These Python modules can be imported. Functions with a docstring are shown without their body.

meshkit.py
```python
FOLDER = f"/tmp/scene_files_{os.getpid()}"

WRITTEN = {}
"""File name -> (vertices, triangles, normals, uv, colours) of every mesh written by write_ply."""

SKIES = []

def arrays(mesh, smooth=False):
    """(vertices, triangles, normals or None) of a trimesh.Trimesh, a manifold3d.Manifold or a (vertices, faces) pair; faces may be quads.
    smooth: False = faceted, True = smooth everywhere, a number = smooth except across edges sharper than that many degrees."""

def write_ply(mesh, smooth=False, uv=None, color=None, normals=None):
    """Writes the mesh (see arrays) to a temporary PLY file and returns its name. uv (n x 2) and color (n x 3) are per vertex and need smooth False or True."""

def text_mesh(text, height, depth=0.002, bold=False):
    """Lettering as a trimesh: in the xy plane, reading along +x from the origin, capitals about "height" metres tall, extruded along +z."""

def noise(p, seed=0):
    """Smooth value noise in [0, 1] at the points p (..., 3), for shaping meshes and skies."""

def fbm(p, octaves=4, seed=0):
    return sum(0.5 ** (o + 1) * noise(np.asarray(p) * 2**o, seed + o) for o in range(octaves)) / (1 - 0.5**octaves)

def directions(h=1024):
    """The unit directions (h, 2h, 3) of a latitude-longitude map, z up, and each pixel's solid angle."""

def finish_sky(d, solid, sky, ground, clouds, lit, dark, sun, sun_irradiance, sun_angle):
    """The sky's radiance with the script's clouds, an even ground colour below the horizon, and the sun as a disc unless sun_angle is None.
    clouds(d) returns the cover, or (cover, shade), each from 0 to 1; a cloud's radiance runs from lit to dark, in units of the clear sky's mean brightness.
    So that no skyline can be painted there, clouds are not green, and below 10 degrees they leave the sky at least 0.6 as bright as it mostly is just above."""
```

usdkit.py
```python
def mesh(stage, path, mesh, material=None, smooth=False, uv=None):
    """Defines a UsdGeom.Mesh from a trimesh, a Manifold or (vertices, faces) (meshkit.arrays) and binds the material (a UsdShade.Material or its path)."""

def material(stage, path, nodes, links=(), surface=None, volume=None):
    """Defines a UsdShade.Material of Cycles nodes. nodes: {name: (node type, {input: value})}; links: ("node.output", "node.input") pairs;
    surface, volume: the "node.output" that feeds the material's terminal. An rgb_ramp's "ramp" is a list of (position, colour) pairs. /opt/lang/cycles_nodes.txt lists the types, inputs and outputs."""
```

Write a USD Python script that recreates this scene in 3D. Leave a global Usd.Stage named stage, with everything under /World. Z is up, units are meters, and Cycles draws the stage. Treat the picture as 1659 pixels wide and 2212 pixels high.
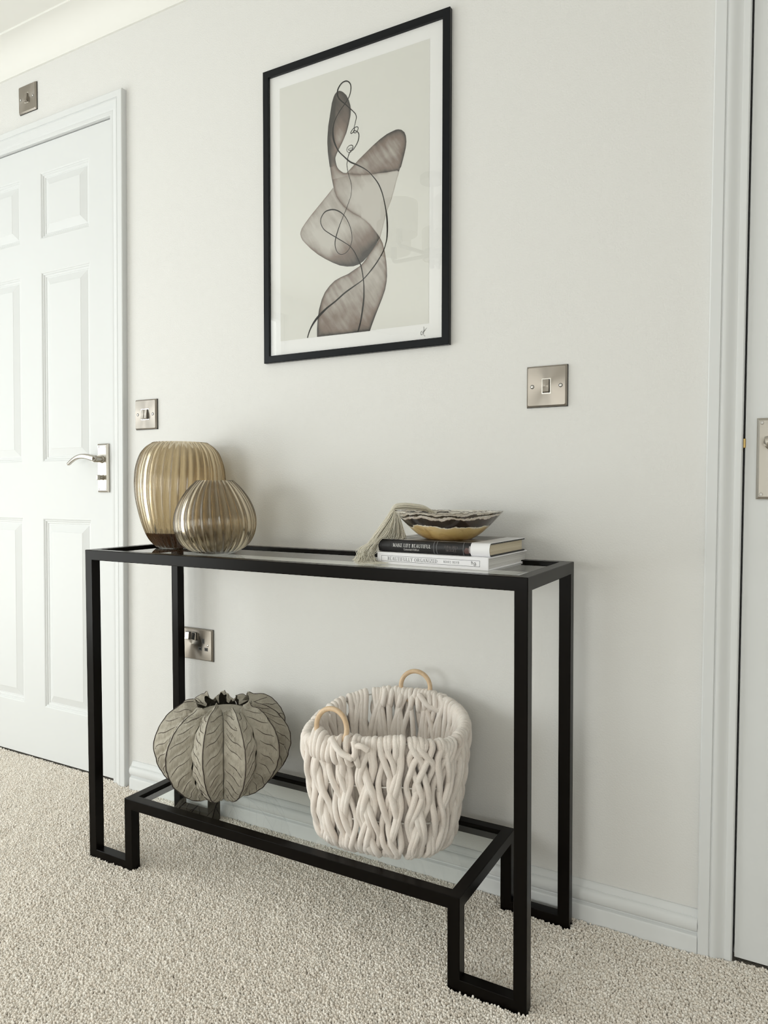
import math, random
import numpy as np
import trimesh
import manifold3d as m3
import usdkit, meshkit
from shapely.geometry import Polygon, Point, box as sbox
from shapely.ops import unary_union
import shapely
from scipy.spatial import Delaunay
from pxr import Usd, UsdGeom, UsdLux, UsdShade, Gf, Sdf, Vt

stage = Usd.Stage.CreateInMemory()
UsdGeom.SetStageUpAxis(stage, UsdGeom.Tokens.z)
UsdGeom.SetStageMetersPerUnit(stage, 1.0)
UsdGeom.Xform.Define(stage, '/World')
UsdGeom.Scope.Define(stage, '/World/Looks')
rng = np.random.default_rng(7)
random.seed(7)

# ------------------------------------------------------------------ camera
YAW, PITCH, ROLL = 0.508747, -0.033574, 0.000995
CAM = np.array([1.466213, -1.493005, 0.900717])
FPX, WPX = 1552.446, 1659.0
EXPOSURE = 0.20
cam = UsdGeom.Camera.Define(stage, '/World/camera')
cyw, syw, cpt, spt = math.cos(YAW), math.sin(YAW), math.cos(PITCH), math.sin(PITCH)
fwd = np.array([-syw*cpt, cyw*cpt, spt])
r0 = np.array([cyw, syw, 0.0])
u0 = np.cross(r0, fwd)
right = math.cos(ROLL)*r0 + math.sin(ROLL)*u0
up = -math.sin(ROLL)*r0 + math.cos(ROLL)*u0
M = Gf.Matrix4d(*right, 0, *up, 0, *(-fwd), 0, *CAM, 1)
cam.AddTransformOp().Set(M)
cam.CreateHorizontalApertureAttr(36.0)
cam.CreateVerticalApertureAttr(48.0)
cam.CreateFocalLengthAttr(FPX/WPX*36.0)
cam.CreateClippingRangeAttr(Gf.Vec2f(0.02, 100))
cam.CreateExposureAttr(EXPOSURE)

# ------------------------------------------------------------------ light: overcast sky and the daylight window in the left wall
XL, XR, YF, ZC = -1.75, 2.75, -4.4, 2.312          # room: left wall, right wall, front wall, ceiling
WY0, WY1, WZ0, WZ1 = -2.84, -0.60, 0.06, 2.17       # window opening in the left wall
WIN_POWER = 2.3
FRONT = [(-1.45, .20, .40, 1.54, 6.2), (1.72, 2.62, .40, 1.54, 4.0)]   # windows in the front wall: x0, x1, z0, z1, brightness
sky = UsdLux.DomeLight.Define(stage, '/World/sky')
sky.CreateColorAttr(Gf.Vec3f(0.86, 0.93, 1.0))
sky.CreateIntensityAttr(0.25)
def rect_light(name, pos, xaxis, yaxis, w, h, intensity, color):
    l = UsdLux.RectLight.Define(stage, '/World/'+name)
    x, y = np.array(xaxis, float), np.array(yaxis, float)
    z = np.cross(x, y)                                # light shines along -z
    l.AddTransformOp().Set(Gf.Matrix4d(*x, 0, *y, 0, *z, 0, *pos, 1))
    l.CreateWidthAttr(w); l.CreateHeightAttr(h)
    l.CreateIntensityAttr(intensity); l.CreateColorAttr(Gf.Vec3f(*color))
    return l
# daylight in the window opening (shines towards +x)
rect_light('window_daylight', (XL-0.10, (WY0+WY1)/2, (.90+WZ1)/2), (0, 1, 0), (0, 0, -1), WY1-WY0-.02, WZ1-.91, WIN_POWER, (0.97, 0.985, 1.0))
rect_light('window_daylight_low', (XL-0.10, (WY0+WY1)/2, (WZ0+.90)/2), (0, 1, 0), (0, 0, -1), WY1-WY0-.02, .89-WZ0, WIN_POWER*2.0, (1.0, 0.985, 0.955))

# daylight in the two windows of the front wall, behind the camera (shines towards +y)
for (a_, b_, c_, d_, pw_), nm_ in zip(FRONT, ('front_window_daylight', 'front_window_daylight_001')):
    rect_light(nm_, ((a_+b_)/2, YF-.10, (c_+d_)/2), (1, 0, 0), (0, 0, 1), b_-a_-.02, d_-c_-.02, pw_, (1.0, 0.985, 0.965))

# ------------------------------------------------------------------ materials
MAT = {}
def mat(name, nodes, links=(), surface='p.BSDF', volume=None):
    MAT[name] = usdkit.material(stage, '/World/Looks/'+name, nodes, list(links), surface=surface, volume=volume)
    return MAT[name]

def simple(name, color, rough=.5, bump=None, **kw):
    nodes = {'p': ('principled_bsdf', dict(base_color=color, roughness=rough, **kw))}
    links = []
    if bump:
        scale, dist, detail = bump
        nodes['tc'] = ('texture_coordinate', {})
        nodes['n'] = ('noise_texture', dict(scale=scale, detail=detail, roughness=.55))
        nodes['b'] = ('bump', dict(strength=1.0, distance=dist))
        links += [('tc.object', 'n.vector'), ('n.fac', 'b.height'), ('b.normal', 'p.normal')]
    return mat(name, nodes, links)

simple('wall_paint', (0.762, 0.755, 0.735), .62, bump=(260, .0005, 1.0))
simple('ceiling_paint', (0.86, 0.85, 0.81), .75)
simple('white_gloss', (0.745, 0.757, 0.757), .45, specular_ior_level=.25)
simple('black_metal', (0.0042, 0.0032, 0.0025), .24, specular_ior_level=.10)
simple('frame_black', (0.0035, 0.0048, 0.0068), .28, specular_ior_level=.22)
simple('black_plastic', (0.012, 0.012, 0.012), .35)
simple('grey_plastic', (0.10, 0.10, 0.10), .4)
simple('brass', (0.55, 0.40, 0.16), .3, metallic=1.0)
simple('dark_gap', (0.02, 0.018, 0.015), .9)
simple('screw_metal', (0.75, 0.73, 0.70), .18, metallic=1.0)
simple('polished_nickel', (0.72, 0.69, 0.64), .15, metallic=1.0)

# brushed metal plates: radial grain round the plate centre
mat('brushed_nickel', {
    'tc': ('texture_coordinate', {}),
    's': ('separate_xyz', {}), 'c': ('combine_xyz', dict(y=0.0)),
    'nm': ('vector_math', dict(math_type='normalize')),
    'p': ('principled_bsdf', dict(base_color=(0.355, 0.322, 0.282), metallic=1.0, roughness=.34, anisotropic=.92, anisotropic_rotation=.25)),
}, [('tc.object', 's.vector'), ('s.x', 'c.x'), ('s.z', 'c.z'), ('c.vector', 'nm.vector1'), ('nm.vector', 'p.tangent')])
mat('satin_nickel', {
    'tc': ('texture_coordinate', {}),
    'mp': ('mapping', dict(scale=(3000, 3000, 40))),
    'n': ('noise_texture', dict(scale=1, detail=1)),
    'b': ('bump', dict(strength=.3, distance=.00006)),
    'p': ('principled_bsdf', dict(base_color=(0.50, 0.468, 0.415), metallic=1.0, roughness=.25)),
}, [('tc.object', 'mp.vector'), ('mp.vector', 'n.vector'), ('n.fac', 'b.height'), ('b.normal', 'p.normal')])

# clear pane: reflects on the way in, lets light straight through
def pane(name, tint, ior=1.5, rough=0.0):
    mat(name, {
        'f': ('fresnel', dict(IOR=ior)), 'g': ('geometry', {}),
        'inv': ('math', dict(math_type='subtract', value1=1.0)),
        'mul': ('math', dict(math_type='multiply')),
        't': ('transparent_bsdf', dict(color=tint)),
        'gl': ('glossy_bsdf', dict(color=(1, 1, 1), roughness=rough)),
        'mx': ('mix_closure', {}),
    }, [('g.backfacing', 'inv.value2'), ('f.fac', 'mul.value1'), ('inv.value', 'mul.value2'), ('mul.value', 'mx.fac'),
        ('t.BSDF', 'mx.closure1'), ('gl.BSDF', 'mx.closure2')], surface='mx.closure')
pane('clear_glass', (0.95, 0.965, 0.955), 1.62)
pane('picture_glass', (0.985, 0.985, 0.985), 1.72)

# smoky amber vase glass: frosted surface, colour from the depth of glass
def amber(name, base, tint, dens, acol, rough, fac):
    mat(name, {
        'p': ('principled_bsdf', dict(base_color=base, roughness=rough, transmission_weight=1.0, ior=1.48)),
        't': ('transparent_bsdf', dict(color=tint)),
        'm2': ('mix_closure', dict(fac=fac)),
        'v': ('absorption_volume', dict(color=acol, density=dens)),
    }, [('p.BSDF', 'm2.closure1'), ('t.BSDF', 'm2.closure2')], surface='m2.closure', volume='v.volume')
amber('amber_glass', (.775, .69, .535), (0.9, 0.85, 0.78), 52.0, (0.58, 0.43, 0.14), .13, .05)
amber('smoke_glass', (.735, .675, .565), (0.9, 0.86, 0.80), 60.0, (0.55, 0.43, 0.22), .11, .05)

# carpet
mat('carpet_tuft', {
    'oi': ('object_info', {}),
    'r': ('rgb_ramp', {'ramp': [(0, (0.80, 0.722, 0.632)), (.5, (0.92, 0.858, 0.775)), (1, (0.975, 0.93, 0.862))]}),
    'p': ('principled_bsdf', dict(roughness=.9, sheen_weight=.15, specular_ior_level=.15)),
}, [('oi.random', 'r.fac'), ('r.color', 'p.base_color')])
simple('carpet_backing', (0.60, 0.55, 0.485), .95, bump=(420, .004, 2))

# paper leaf vase
mat('leaf_paper', {
    'tc': ('texture_coordinate', {}),
    'n1': ('noise_texture', dict(scale=22, detail=4)),
    'n2': ('noise_texture', dict(scale=150, detail=4, distortion=.4)),
    'mp': ('mapping', dict(scale=(1, 1, .35))),
    'r': ('rgb_ramp', {'ramp': [(0.25, (0.36, 0.325, 0.265)), (.5, (0.465, 0.43, 0.36)), (.75, (0.57, 0.535, 0.455))]}),
    'b': ('bump', dict(strength=1.0, distance=.0030)),
    'p': ('principled_bsdf', dict(roughness=.85, specular_ior_level=.2)),
}, [('tc.object', 'n1.vector'), ('tc.object', 'mp.vector'), ('mp.vector', 'n2.vector'), ('n1.fac', 'r.fac'), ('r.color', 'p.base_color'), ('n2.fac', 'b.height'), ('b.normal', 'p.normal')])
simple('leaf_vein', (0.035, 0.022, 0.018), .7)
simple('leaf_side_vein', (0.075, 0.055, 0.042), .8)

# basket
mat('cotton_rope', {
    'tc': ('texture_coordinate', {}),
    'n': ('noise_texture', dict(scale=700, detail=2)),
    'n2': ('noise_texture', dict(scale=30, detail=2)),
    'r': ('rgb_ramp', {'ramp': [(0.3, (0.88, 0.795, 0.725)), (.7, (0.95, 0.885, 0.825))]}),
    'b': ('bump', dict(strength=1.0, distance=.0012)),
    'p': ('principled_bsdf', dict(roughness=.9, sheen_weight=.2, specular_ior_level=.15)),
}, [('tc.object', 'n.vector'), ('tc.object', 'n2.vector'), ('n2.fac', 'r.fac'), ('r.color', 'p.base_color'), ('n.fac', 'b.height'), ('b.normal', 'p.normal')])
mat('ring_wood', {
    'tc': ('texture_coordinate', {}),
    'w': ('noise_texture', dict(scale=60, detail=3, distortion=1.5)),
    'r': ('rgb_ramp', {'ramp': [(0.2, (0.62, 0.43, 0.26)), (.8, (0.76, 0.58, 0.39))]}),
    'p': ('principled_bsdf', dict(roughness=.38)),
}, [('tc.object', 'w.vector'), ('w.fac', 'r.fac'), ('r.color', 'p.base_color')])
simple('white_wire', (0.80, 0.78, 0.74), .35)

# tassel
mat('silk_strand', {
    'p': ('principled_bsdf', dict(base_color=(1.0, 0.975, 0.90), roughness=.28, specular_ior_level=.8, sheen_weight=.7, sheen_roughness=.4, sheen_tint=(1.0, .97, .88))),
    'tl': ('translucent_bsdf', dict(color=(1.0, 0.975, 0.90))),
    'm': ('mix_closure', dict(fac=.55)),
}, [('p.BSDF', 'm.closure1'), ('tl.BSDF', 'm.closure2')], surface='m.closure')

# onyx bowl: honey below, black and white bands above (object space, z in metres)
mat('onyx', {
    'tc': ('texture_coordinate', {}),
    'sx': ('separate_xyz', {}),
    'n': ('noise_texture', dict(scale=13, detail=6, roughness=.6)),
    'nn': ('math', dict(math_type='multiply_add', value2=.036, value3=-.0185)),
    'slope': ('math', dict(math_type='multiply_add', value2=-.02)),
    'ad': ('math', dict(math_type='add')),
    'mr': ('map_range', dict(from_min=0.0, from_max=.058, to_min=0.0, to_max=1.0, clamp=True)),
    'r': ('rgb_ramp', {'ramp': [(0, (0.42, 0.25, 0.09)), (.28, (0.60, 0.41, 0.17)), (.46, (0.68, 0.50, 0.25)), (.49, (0.86, 0.80, 0.66)), (.505, (0.86, 0.80, 0.66)), (.515, (0.012, 0.010, 0.010)),
                                (.755, (0.016, 0.013, 0.012)), (.765, (0.55, 0.46, 0.40)), (.785, (0.75, 0.70, 0.64)), (.81, (0.60, 0.53, 0.47)), (.835, (0.80, 0.76, 0.70)), (.845, (0.02, 0.017, 0.015)),
                                (.895, (0.02, 0.017, 0.015)), (.905, (0.80, 0.76, 0.70)), (.93, (0.50, 0.44, 0.37)), (.95, (0.80, 0.76, 0.68)), (.975, (0.10, 0.08, 0.07)), (1, (0.78, 0.74, 0.66))]}),
    'n3': ('noise_texture', dict(scale=34, detail=4, distortion=1.2)),
    'r3': ('rgb_ramp', {'ramp': [(.35, (0.45, 0.37, 0.31)), (.55, (1, 1, 1))]}),
    'mul': ('mix_color', dict(blend_type='multiply', fac=.55)),
    'p': ('principled_bsdf', dict(roughness=.16, coat_weight=.3, subsurface_weight=.12, subsurface_scale=.01, subsurface_radius=(1, .6, .3))),
}, [('tc.object', 'sx.vector'), ('tc.object', 'n.vector'), ('tc.object', 'n3.vector'), ('n.fac', 'nn.value1'), ('sx.x', 'slope.value1'), ('sx.z', 'slope.value3'),
    ('slope.value', 'ad.value1'), ('nn.value', 'ad.value2'), ('ad.value', 'mr.value'), ('mr.result', 'r.fac'), ('n3.fac', 'r3.fac'), ('r.color', 'mul.a'), ('r3.color', 'mul.b'), ('mul.result', 'p.base_color')])

# books
simple('book_white', (0.93, 0.92, 0.95), .42)
simple('book_black', (0.020, 0.019, 0.020), .42, specular_ior_level=.35)
simple('book_board', (0.012, 0.014, 0.016), .5)
simple('jacket_white', (0.90, 0.89, 0.90), .45)
mat('jacket_photo', {   # the printed photograph on the black book's front cover
    'tc': ('texture_coordinate', {}),
    'n': ('noise_texture', dict(scale=14, detail=4, distortion=.8)),
    'r': ('rgb_ramp', {'ramp': [(.35, (0.03, 0.028, 0.028)), (.5, (0.20, 0.18, 0.165)), (.62, (0.62, 0.60, 0.57)), (.8, (0.78, 0.77, 0.75))]}),
    'p': ('principled_bsdf', dict(roughness=.35)),
}, [('tc.object', 'n.vector'), ('n.fac', 'r.fac'), ('r.color', 'p.base_color')])
def pages(name, c1, c2):
    mat(name, {
        'tc': ('texture_coordinate', {}), 'mp': ('mapping', dict(scale=(2, 2, 900))),
        'n': ('noise_texture', dict(scale=1, detail=3)),
        'r': ('rgb_ramp', {'ramp': [(.3, c1), (.6, c2)]}),
        'b': ('bump', dict(strength=.6, distance=.0003)),
        'p': ('principled_bsdf', dict(roughness=.85, specular_ior_level=.2)),
    }, [('tc.object', 'mp.vector'), ('mp.vector', 'n.vector'), ('n.fac', 'r.fac'), ('r.color', 'p.base_color'), ('n.fac', 'b.height'), ('b.normal', 'p.normal')])
pages('pages_white', (0.62, 0.60, 0.58), (0.78, 0.765, 0.745))
pages('pages_cream', (0.66, 0.56, 0.40), (0.78, 0.69, 0.53))
simple('ink_silver', (0.72, 0.71, 0.69), .4)
simple('ink_grey', (0.19, 0.19, 0.20), .6)
simple('ink_brown', (0.15, 0.125, 0.12), .5)
simple('ink_black', (0.02, 0.02, 0.022), .6)
simple('ink_vessel', (0.36, 0.33, 0.33), .5)
simple('ink_dark_red', (0.10, 0.05, 0.045), .5)

# picture
simple('paper_white', (0.90, 0.90, 0.89), .7)
simple('print_ground', (0.755, 0.752, 0.705), .7)
mat('print_wash', {
    'a': ('attribute', dict(attribute='wash')),
    'p': ('principled_bsdf', dict(roughness=.7)),
}, [('a.color', 'p.base_color')])
simple('print_ink', (0.004, 0.0035, 0.004), .8, specular_ior_level=.1)
# ceiling light
simple('pewter', (0.20, 0.19, 0.175), .42, metallic=1.0)
mat('lamp_shade_fabric', {
    'p': ('principled_bsdf', dict(base_color=(0.78, 0.755, 0.70), roughness=.8)),
    'tl': ('translucent_bsdf', dict(color=(0.78, 0.75, 0.68))),
    'm': ('mix_closure', dict(fac=.35)),
}, [('p.BSDF', 'm.closure1'), ('tl.BSDF', 'm.closure2')], surface='m.closure')
simple('bulb_glass', (0.85, 0.85, 0.83), .2)

# ------------------------------------------------------------------ helpers: naming and tagging
USED = {}
def numbered(parent, name):
    k = (parent, name); n = USED.get(k, 0); USED[k] = n+1
    return parent + '/' + (name if n == 0 else '%s_%03d' % (name, n))
def setcd(prim, **kw):
    for k, v in kw.items():
        if v: prim.SetCustomDataByKey(k, v)
class Thing:
    """An Xform at the thing's base; its parts are given in world coordinates and stored relative to the base."""
    def __init__(s, name, loc, label=None, cat=None, group=None, kind=None, rotz=0.0):
        s.path = numbered('/World', name); s.loc = np.array(loc, float); s.rot = rotz
        x = UsdGeom.Xform.Define(stage, s.path); x.AddTranslateOp().Set(Gf.Vec3d(*map(float, loc)))
        if rotz: x.AddRotateZOp().Set(float(math.degrees(rotz)))
        s.prim = x.GetPrim(); setcd(s.prim, label=label, category=cat, group=group, kind=kind)
    def local(s, mesh, is_local):
        v, f = vf(mesh)
        if not is_local:
            v = v - s.loc
            if s.rot:
                c, n = math.cos(-s.rot), math.sin(-s.rot); v = np.column_stack([c*v[:, 0]-n*v[:, 1], n*v[:, 0]+c*v[:, 1], v[:, 2]])
        return v, f
    def part(s, name, mesh, m, parent=None, smooth=False, local=False, label=None, kind=None, wash=None):
        path = numbered(parent or s.path, name)
        p = usdkit.mesh(stage, path, s.local(mesh, local), MAT[m], smooth=smooth)
        setcd(p.GetPrim(), label=label, kind=kind)
        if wash is not None:
            UsdGeom.PrimvarsAPI(p).CreatePrimvar('wash', Sdf.ValueTypeNames.Color3fArray, 'vertex').Set(Vt.Vec3fArray.FromNumpy(np.asarray(wash, np.float32)))
        return path
def single(name, mesh, m, label=None, cat=None, kind=None, smooth=False):
    path = numbered('/World', name)
    p = usdkit.mesh(stage, path, vf(mesh), MAT[m], smooth=smooth)
    setcd(p.GetPrim(), label=label, category=cat, kind=kind)
    return path

# ------------------------------------------------------------------ helpers: shapes
def vf(mesh):
    if hasattr(mesh, 'to_mesh'):
        m = mesh.to_mesh(); return np.asarray(m.vert_properties[:, :3], float), np.asarray(m.tri_verts, int)
    if isinstance(mesh, tuple): return np.asarray(mesh[0], float), np.asarray(mesh[1], int)
    return np.asarray(mesh.vertices, float), np.asarray(mesh.faces, int)
def tri(f):
    f = np.asarray(f, int)
    return np.vstack([f[:, [0, 1, 2]], f[:, [0, 2, 3]]]) if f.shape[1] == 4 else f
def cat(*ms):
    V, F, o = [], [], 0
    for m in ms:
        v, f = vf(m); f = tri(f); V.append(v); F.append(f+o); o += len(v)
    return np.vstack(V), np.vstack(F)
def cbox(lo, hi, c=.001):
    """A box with chamfered edges."""
    lo, hi = np.array(lo, float), np.array(hi, float)
    pts = []
    for sx in (0, 1):
        for sy in (0, 1):
            for sz in (0, 1):
                p = np.where([sx, sy, sz], hi, lo); d = np.where([sx, sy, sz], -1, 1)*c
                for k in range(3):
                    q = p+d; q[k] = p[k]; pts.append(q)
    return m3.Manifold.hull_points(np.array(pts))
def cyl(p0, p1, r, n=24, r1=None, ch=0.0):
    p0, p1 = np.array(p0, float), np.array(p1, float); L = np.linalg.norm(p1-p0); r1 = r if r1 is None else r1
    prof = [(0, 0), (r-ch, 0), (r, ch), (r1, L-ch), (r1-ch, L), (0, L)] if ch else [(0, 0), (r, 0), (r1, L), (0, L)]
    return place(lathe(prof, n), p0, p1-p0)
def place(mesh, origin, axis):
    v, f = vf(mesh); z = np.array(axis, float); z /= np.linalg.norm(z)
    a = np.array([1, 0, 0]) if abs(z[0]) < .8 else np.array([0, 1, 0])
    x = np.cross(a, z); x /= np.linalg.norm(x); y = np.cross(z, x)
    return v[:, :1]*x + v[:, 1:2]*y + v[:, 2:]*z + np.array(origin, float), f
def lathe(prof, n=48, fn=None):
    """Revolve (r, z) pairs about z; fn(r, z, theta) may change the radius."""
    prof = np.array(prof, float); th = np.arange(n)/n*2*np.pi; k = len(prof)
    R = prof[:, 0][:, None]*np.ones(n); Z = prof[:, 1][:, None]*np.ones(n); T = np.ones((k, 1))*th
    if fn is not None: R, T = fn(R, Z, T)
    V = np.stack([R*np.cos(T), R*np.sin(T), Z], -1).reshape(-1, 3)
    i, j = np.meshgrid(np.arange(k-1), np.arange(n), indexing='ij'); j2 = (j+1) % n
    F = np.stack([i*n+j, i*n+j2, (i+1)*n+j2, (i+1)*n+j], -1).reshape(-1, 4)
    return V, tri(F)
def tube(path, rad, sides=8, closed=False, caps=True):
    P = np.array(path, float); n = len(P); rad = np.broadcast_to(np.asarray(rad, float), (n,))
    T = np.roll(P, -1, 0)-np.roll(P, 1, 0) if closed else np.gradient(P, axis=0)
    T /= np.maximum(np.linalg.norm(T, axis=1, keepdims=True), 1e-12)
    a = np.array([0, 0, 1.0]) if abs(T[0, 2]) < .9 else np.array([1.0, 0, 0])
    N = np.empty_like(P); v = np.cross(T[0], a); N[0] = v/np.linalg.norm(v)
    for i in range(1, n):
        v = N[i-1]-T[i]*(N[i-1]@T[i]); N[i] = v/np.linalg.norm(v)
    if closed:   # spread the closing twist
        v = N[-1]-T[0]*(N[-1]@T[0]); v /= np.linalg.norm(v)
        ang = math.atan2(np.cross(v, N[0])@T[0], v@N[0])
        for i in range(n):
            t = ang*i/n; N[i] = N[i]*math.cos(t)+np.cross(T[i], N[i])*math.sin(t)
    B = np.cross(T, N); th = np.arange(sides)/sides*2*np.pi
    V = (P[:, None]+rad[:, None, None]*(np.cos(th)[None, :, None]*N[:, None]+np.sin(th)[None, :, None]*B[:, None])).reshape(-1, 3)
    m = n if closed else n-1
    i, j = np.meshgrid(np.arange(m), np.arange(sides), indexing='ij'); i2 = (i+1) % n; j2 = (j+1) % sides
    F = [tri(np.stack([i*sides+j, i*sides+j2, i2*sides+j2, i2*sides+j], -1).reshape(-1, 4))]
    if caps and not closed:   # rounded ends
        V = np.vstack([V, P[0]-T[0]*rad[0]*.5, P[-1]+T[-1]*rad[-1]*.5]); c0, c1 = n*sides, n*sides+1; jj = np.arange(sides)
        F += [np.stack([np.full(sides, c0), (jj+1) % sides, jj], -1), np.stack([np.full(sides, c1), (n-1)*sides+jj, (n-1)*sides+(jj+1) % sides], -1)]
    return V, np.vstack(F)
def catmull(pts, n):
    """A smooth curve through the points, n samples spread along its length."""
    P = np.array(pts, float); Q = np.vstack([2*P[0]-P[1], P, 2*P[-1]-P[-2]]); out = []
    t = np.linspace(0, 1, 12, endpoint=False)[:, None]
    for i in range(len(P)-1):
        a, b, c, d = Q[i:i+4]
        out.append(.5*((2*b)+(c-a)*t+(2*a-5*b+4*c-d)*t**2+(3*b-a-3*c+d)*t**3))
    C = np.vstack(out+[P[-1:]]); s = np.r_[0, np.cumsum(np.linalg.norm(np.diff(C, axis=0), axis=1))]
    g = np.linspace(0, s[-1], n)
    return np.column_stack([np.interp(g, s, C[:, k]) for k in range(C.shape[1])])
def prism_y(poly, y0, y1):
    """Extrude a shapely polygon drawn in (x, z) from y0 to y1."""
    m = trimesh.util.concatenate([trimesh.creation.extrude_polygon(g, 1.0, engine='earcut') for g in getattr(poly, 'geoms', [poly])])
    v = np.array(m.vertices); f = np.array(m.faces)
    return np.column_stack([v[:, 0], y1+(y0-y1)*v[:, 2], v[:, 1]]), f
def prism_x(poly, x0, x1):
    """Extrude a polygon drawn in (y, z) from x0 to x1."""
    m = trimesh.creation.extrude_polygon(poly, 1.0, engine='earcut'); v = np.array(m.vertices)
    return np.column_stack([x0+(x1-x0)*v[:, 2], v[:, 0], v[:, 1]]), np.array(m.faces)
def rings_to_mesh(rings, cap=True):
    """Loft closed rings (each k x 3); the last ring may be capped by a fan."""
    R = np.array(rings); n, k = R.shape[:2]; V = R.reshape(-1, 3)
    i, j = np.meshgrid(np.arange(n-1), np.arange(k), indexing='ij'); j2 = (j+1) % k
    F = [tri(np.stack([i*k+j, i*k+j2, (i+1)*k+j2, (i+1)*k+j], -1).reshape(-1, 4))]
    if cap:
        V = np.vstack([V, R[-1].mean(0)]); jj = np.arange(k)
        F.append(np.stack([(n-1)*k+jj, (n-1)*k+(jj+1) % k, np.full(k, n*k)], -1))
    return V, np.vstack(F)
def lean(mesh, k, z0=0.0):
    v, f = vf(mesh); v = v.copy(); v[:, 0] += k*(v[:, 2]-z0); return v, f
def slab(lo, hi): return cbox(lo, hi, 1e-4)
def fill_polygon(poly, step):
    """Triangulate a polygon with interior points about step apart."""
    x0, y0, x1, y1 = poly.bounds; ring = np.array(shapely.segmentize(poly, step).exterior.coords)[:-1]
    gx, gy = np.meshgrid(np.arange(x0, x1, step), np.arange(y0, y1, step)); gx = gx+(np.arange(gx.shape[0]) % 2)[:, None]*step/2
    g = np.column_stack([gx.ravel(), gy.ravel()]); g = g[shapely.contains_xy(poly.buffer(-step*.55), g[:, 0], g[:, 1])]
    P = np.vstack([ring, g]); T = Delaunay(P).simplices; c = P[T].mean(1)
    T = T[shapely.contains_xy(poly.buffer(step*.02), c[:, 0], c[:, 1])]
    a, b, d = P[T[:, 0]], P[T[:, 1]], P[T[:, 2]]
    cr = (b[:, 0]-a[:, 0])*(d[:, 1]-a[:, 1])-(b[:, 1]-a[:, 1])*(d[:, 0]-a[:, 0])
    T[cr < 0] = T[cr < 0][:, ::-1]
    return P, T[np.abs(cr) > 1e-14]

# ------------------------------------------------------------------ room shell
D1X0, D1X1, D1Z = -1.0704, -0.3084, 1.990     # left door leaf
D2X0, D2X1, D2Z = 1.3970, 2.1590, 1.990       # right door leaf
L1, L2 = 0.0095, 0.0033                        # how far each door frame is out of plumb, per metre
def opening(x0, x1, zt, k):
    g = .004; return Polygon([(x0-g, -.1), (x1+g, -.1), (x1+g+k*(zt+g), zt+g), (x0-g+k*(zt+g), zt+g)])
wall = sbox(XL-.3, -.02, XR+.3, ZC+.05).difference(unary_union([opening(D1X0, D1X1, D1Z, L1), opening(D2X0, D2X1, D2Z, L2)]))
single('wall_back', prism_y(wall, 0, .14), 'wall_paint', kind='structure')
lw = sbox(YF-.2, -.02, .1, ZC+.05).difference(sbox(WY0, WZ0, WY1, WZ1))
single('wall_beyond', slab((XL-.2, .142, -.08), (XR+.2, .20, ZC+.1)), 'wall_paint', kind='structure')
single('wall_left', prism_x(lw, XL-.22, XL), 'wall_paint', kind='structure')
single('wall_right', slab((XR, YF-.2, -.02), (XR+.15, .0, ZC+.05)), 'wall_paint', kind='structure')
single('wall_front', prism_y(sbox(XL-.2, -.02, XR+.15, ZC+.05).difference(unary_union([sbox(a_, c_, b_, d_) for (a_, b_, c_, d_, pw_) in FRONT])), YF-.22, YF), 'wall_paint', kind='structure')
single('ceiling', slab((XL-.2, YF-.2, ZC), (XR+.2, .14, ZC+.1)), 'ceiling_paint', kind='structure')
single('floor', slab((XL-.2, YF-.2, -.08), (XR+.2, .14, -.0035)), 'carpet_backing', kind='structure')

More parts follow.
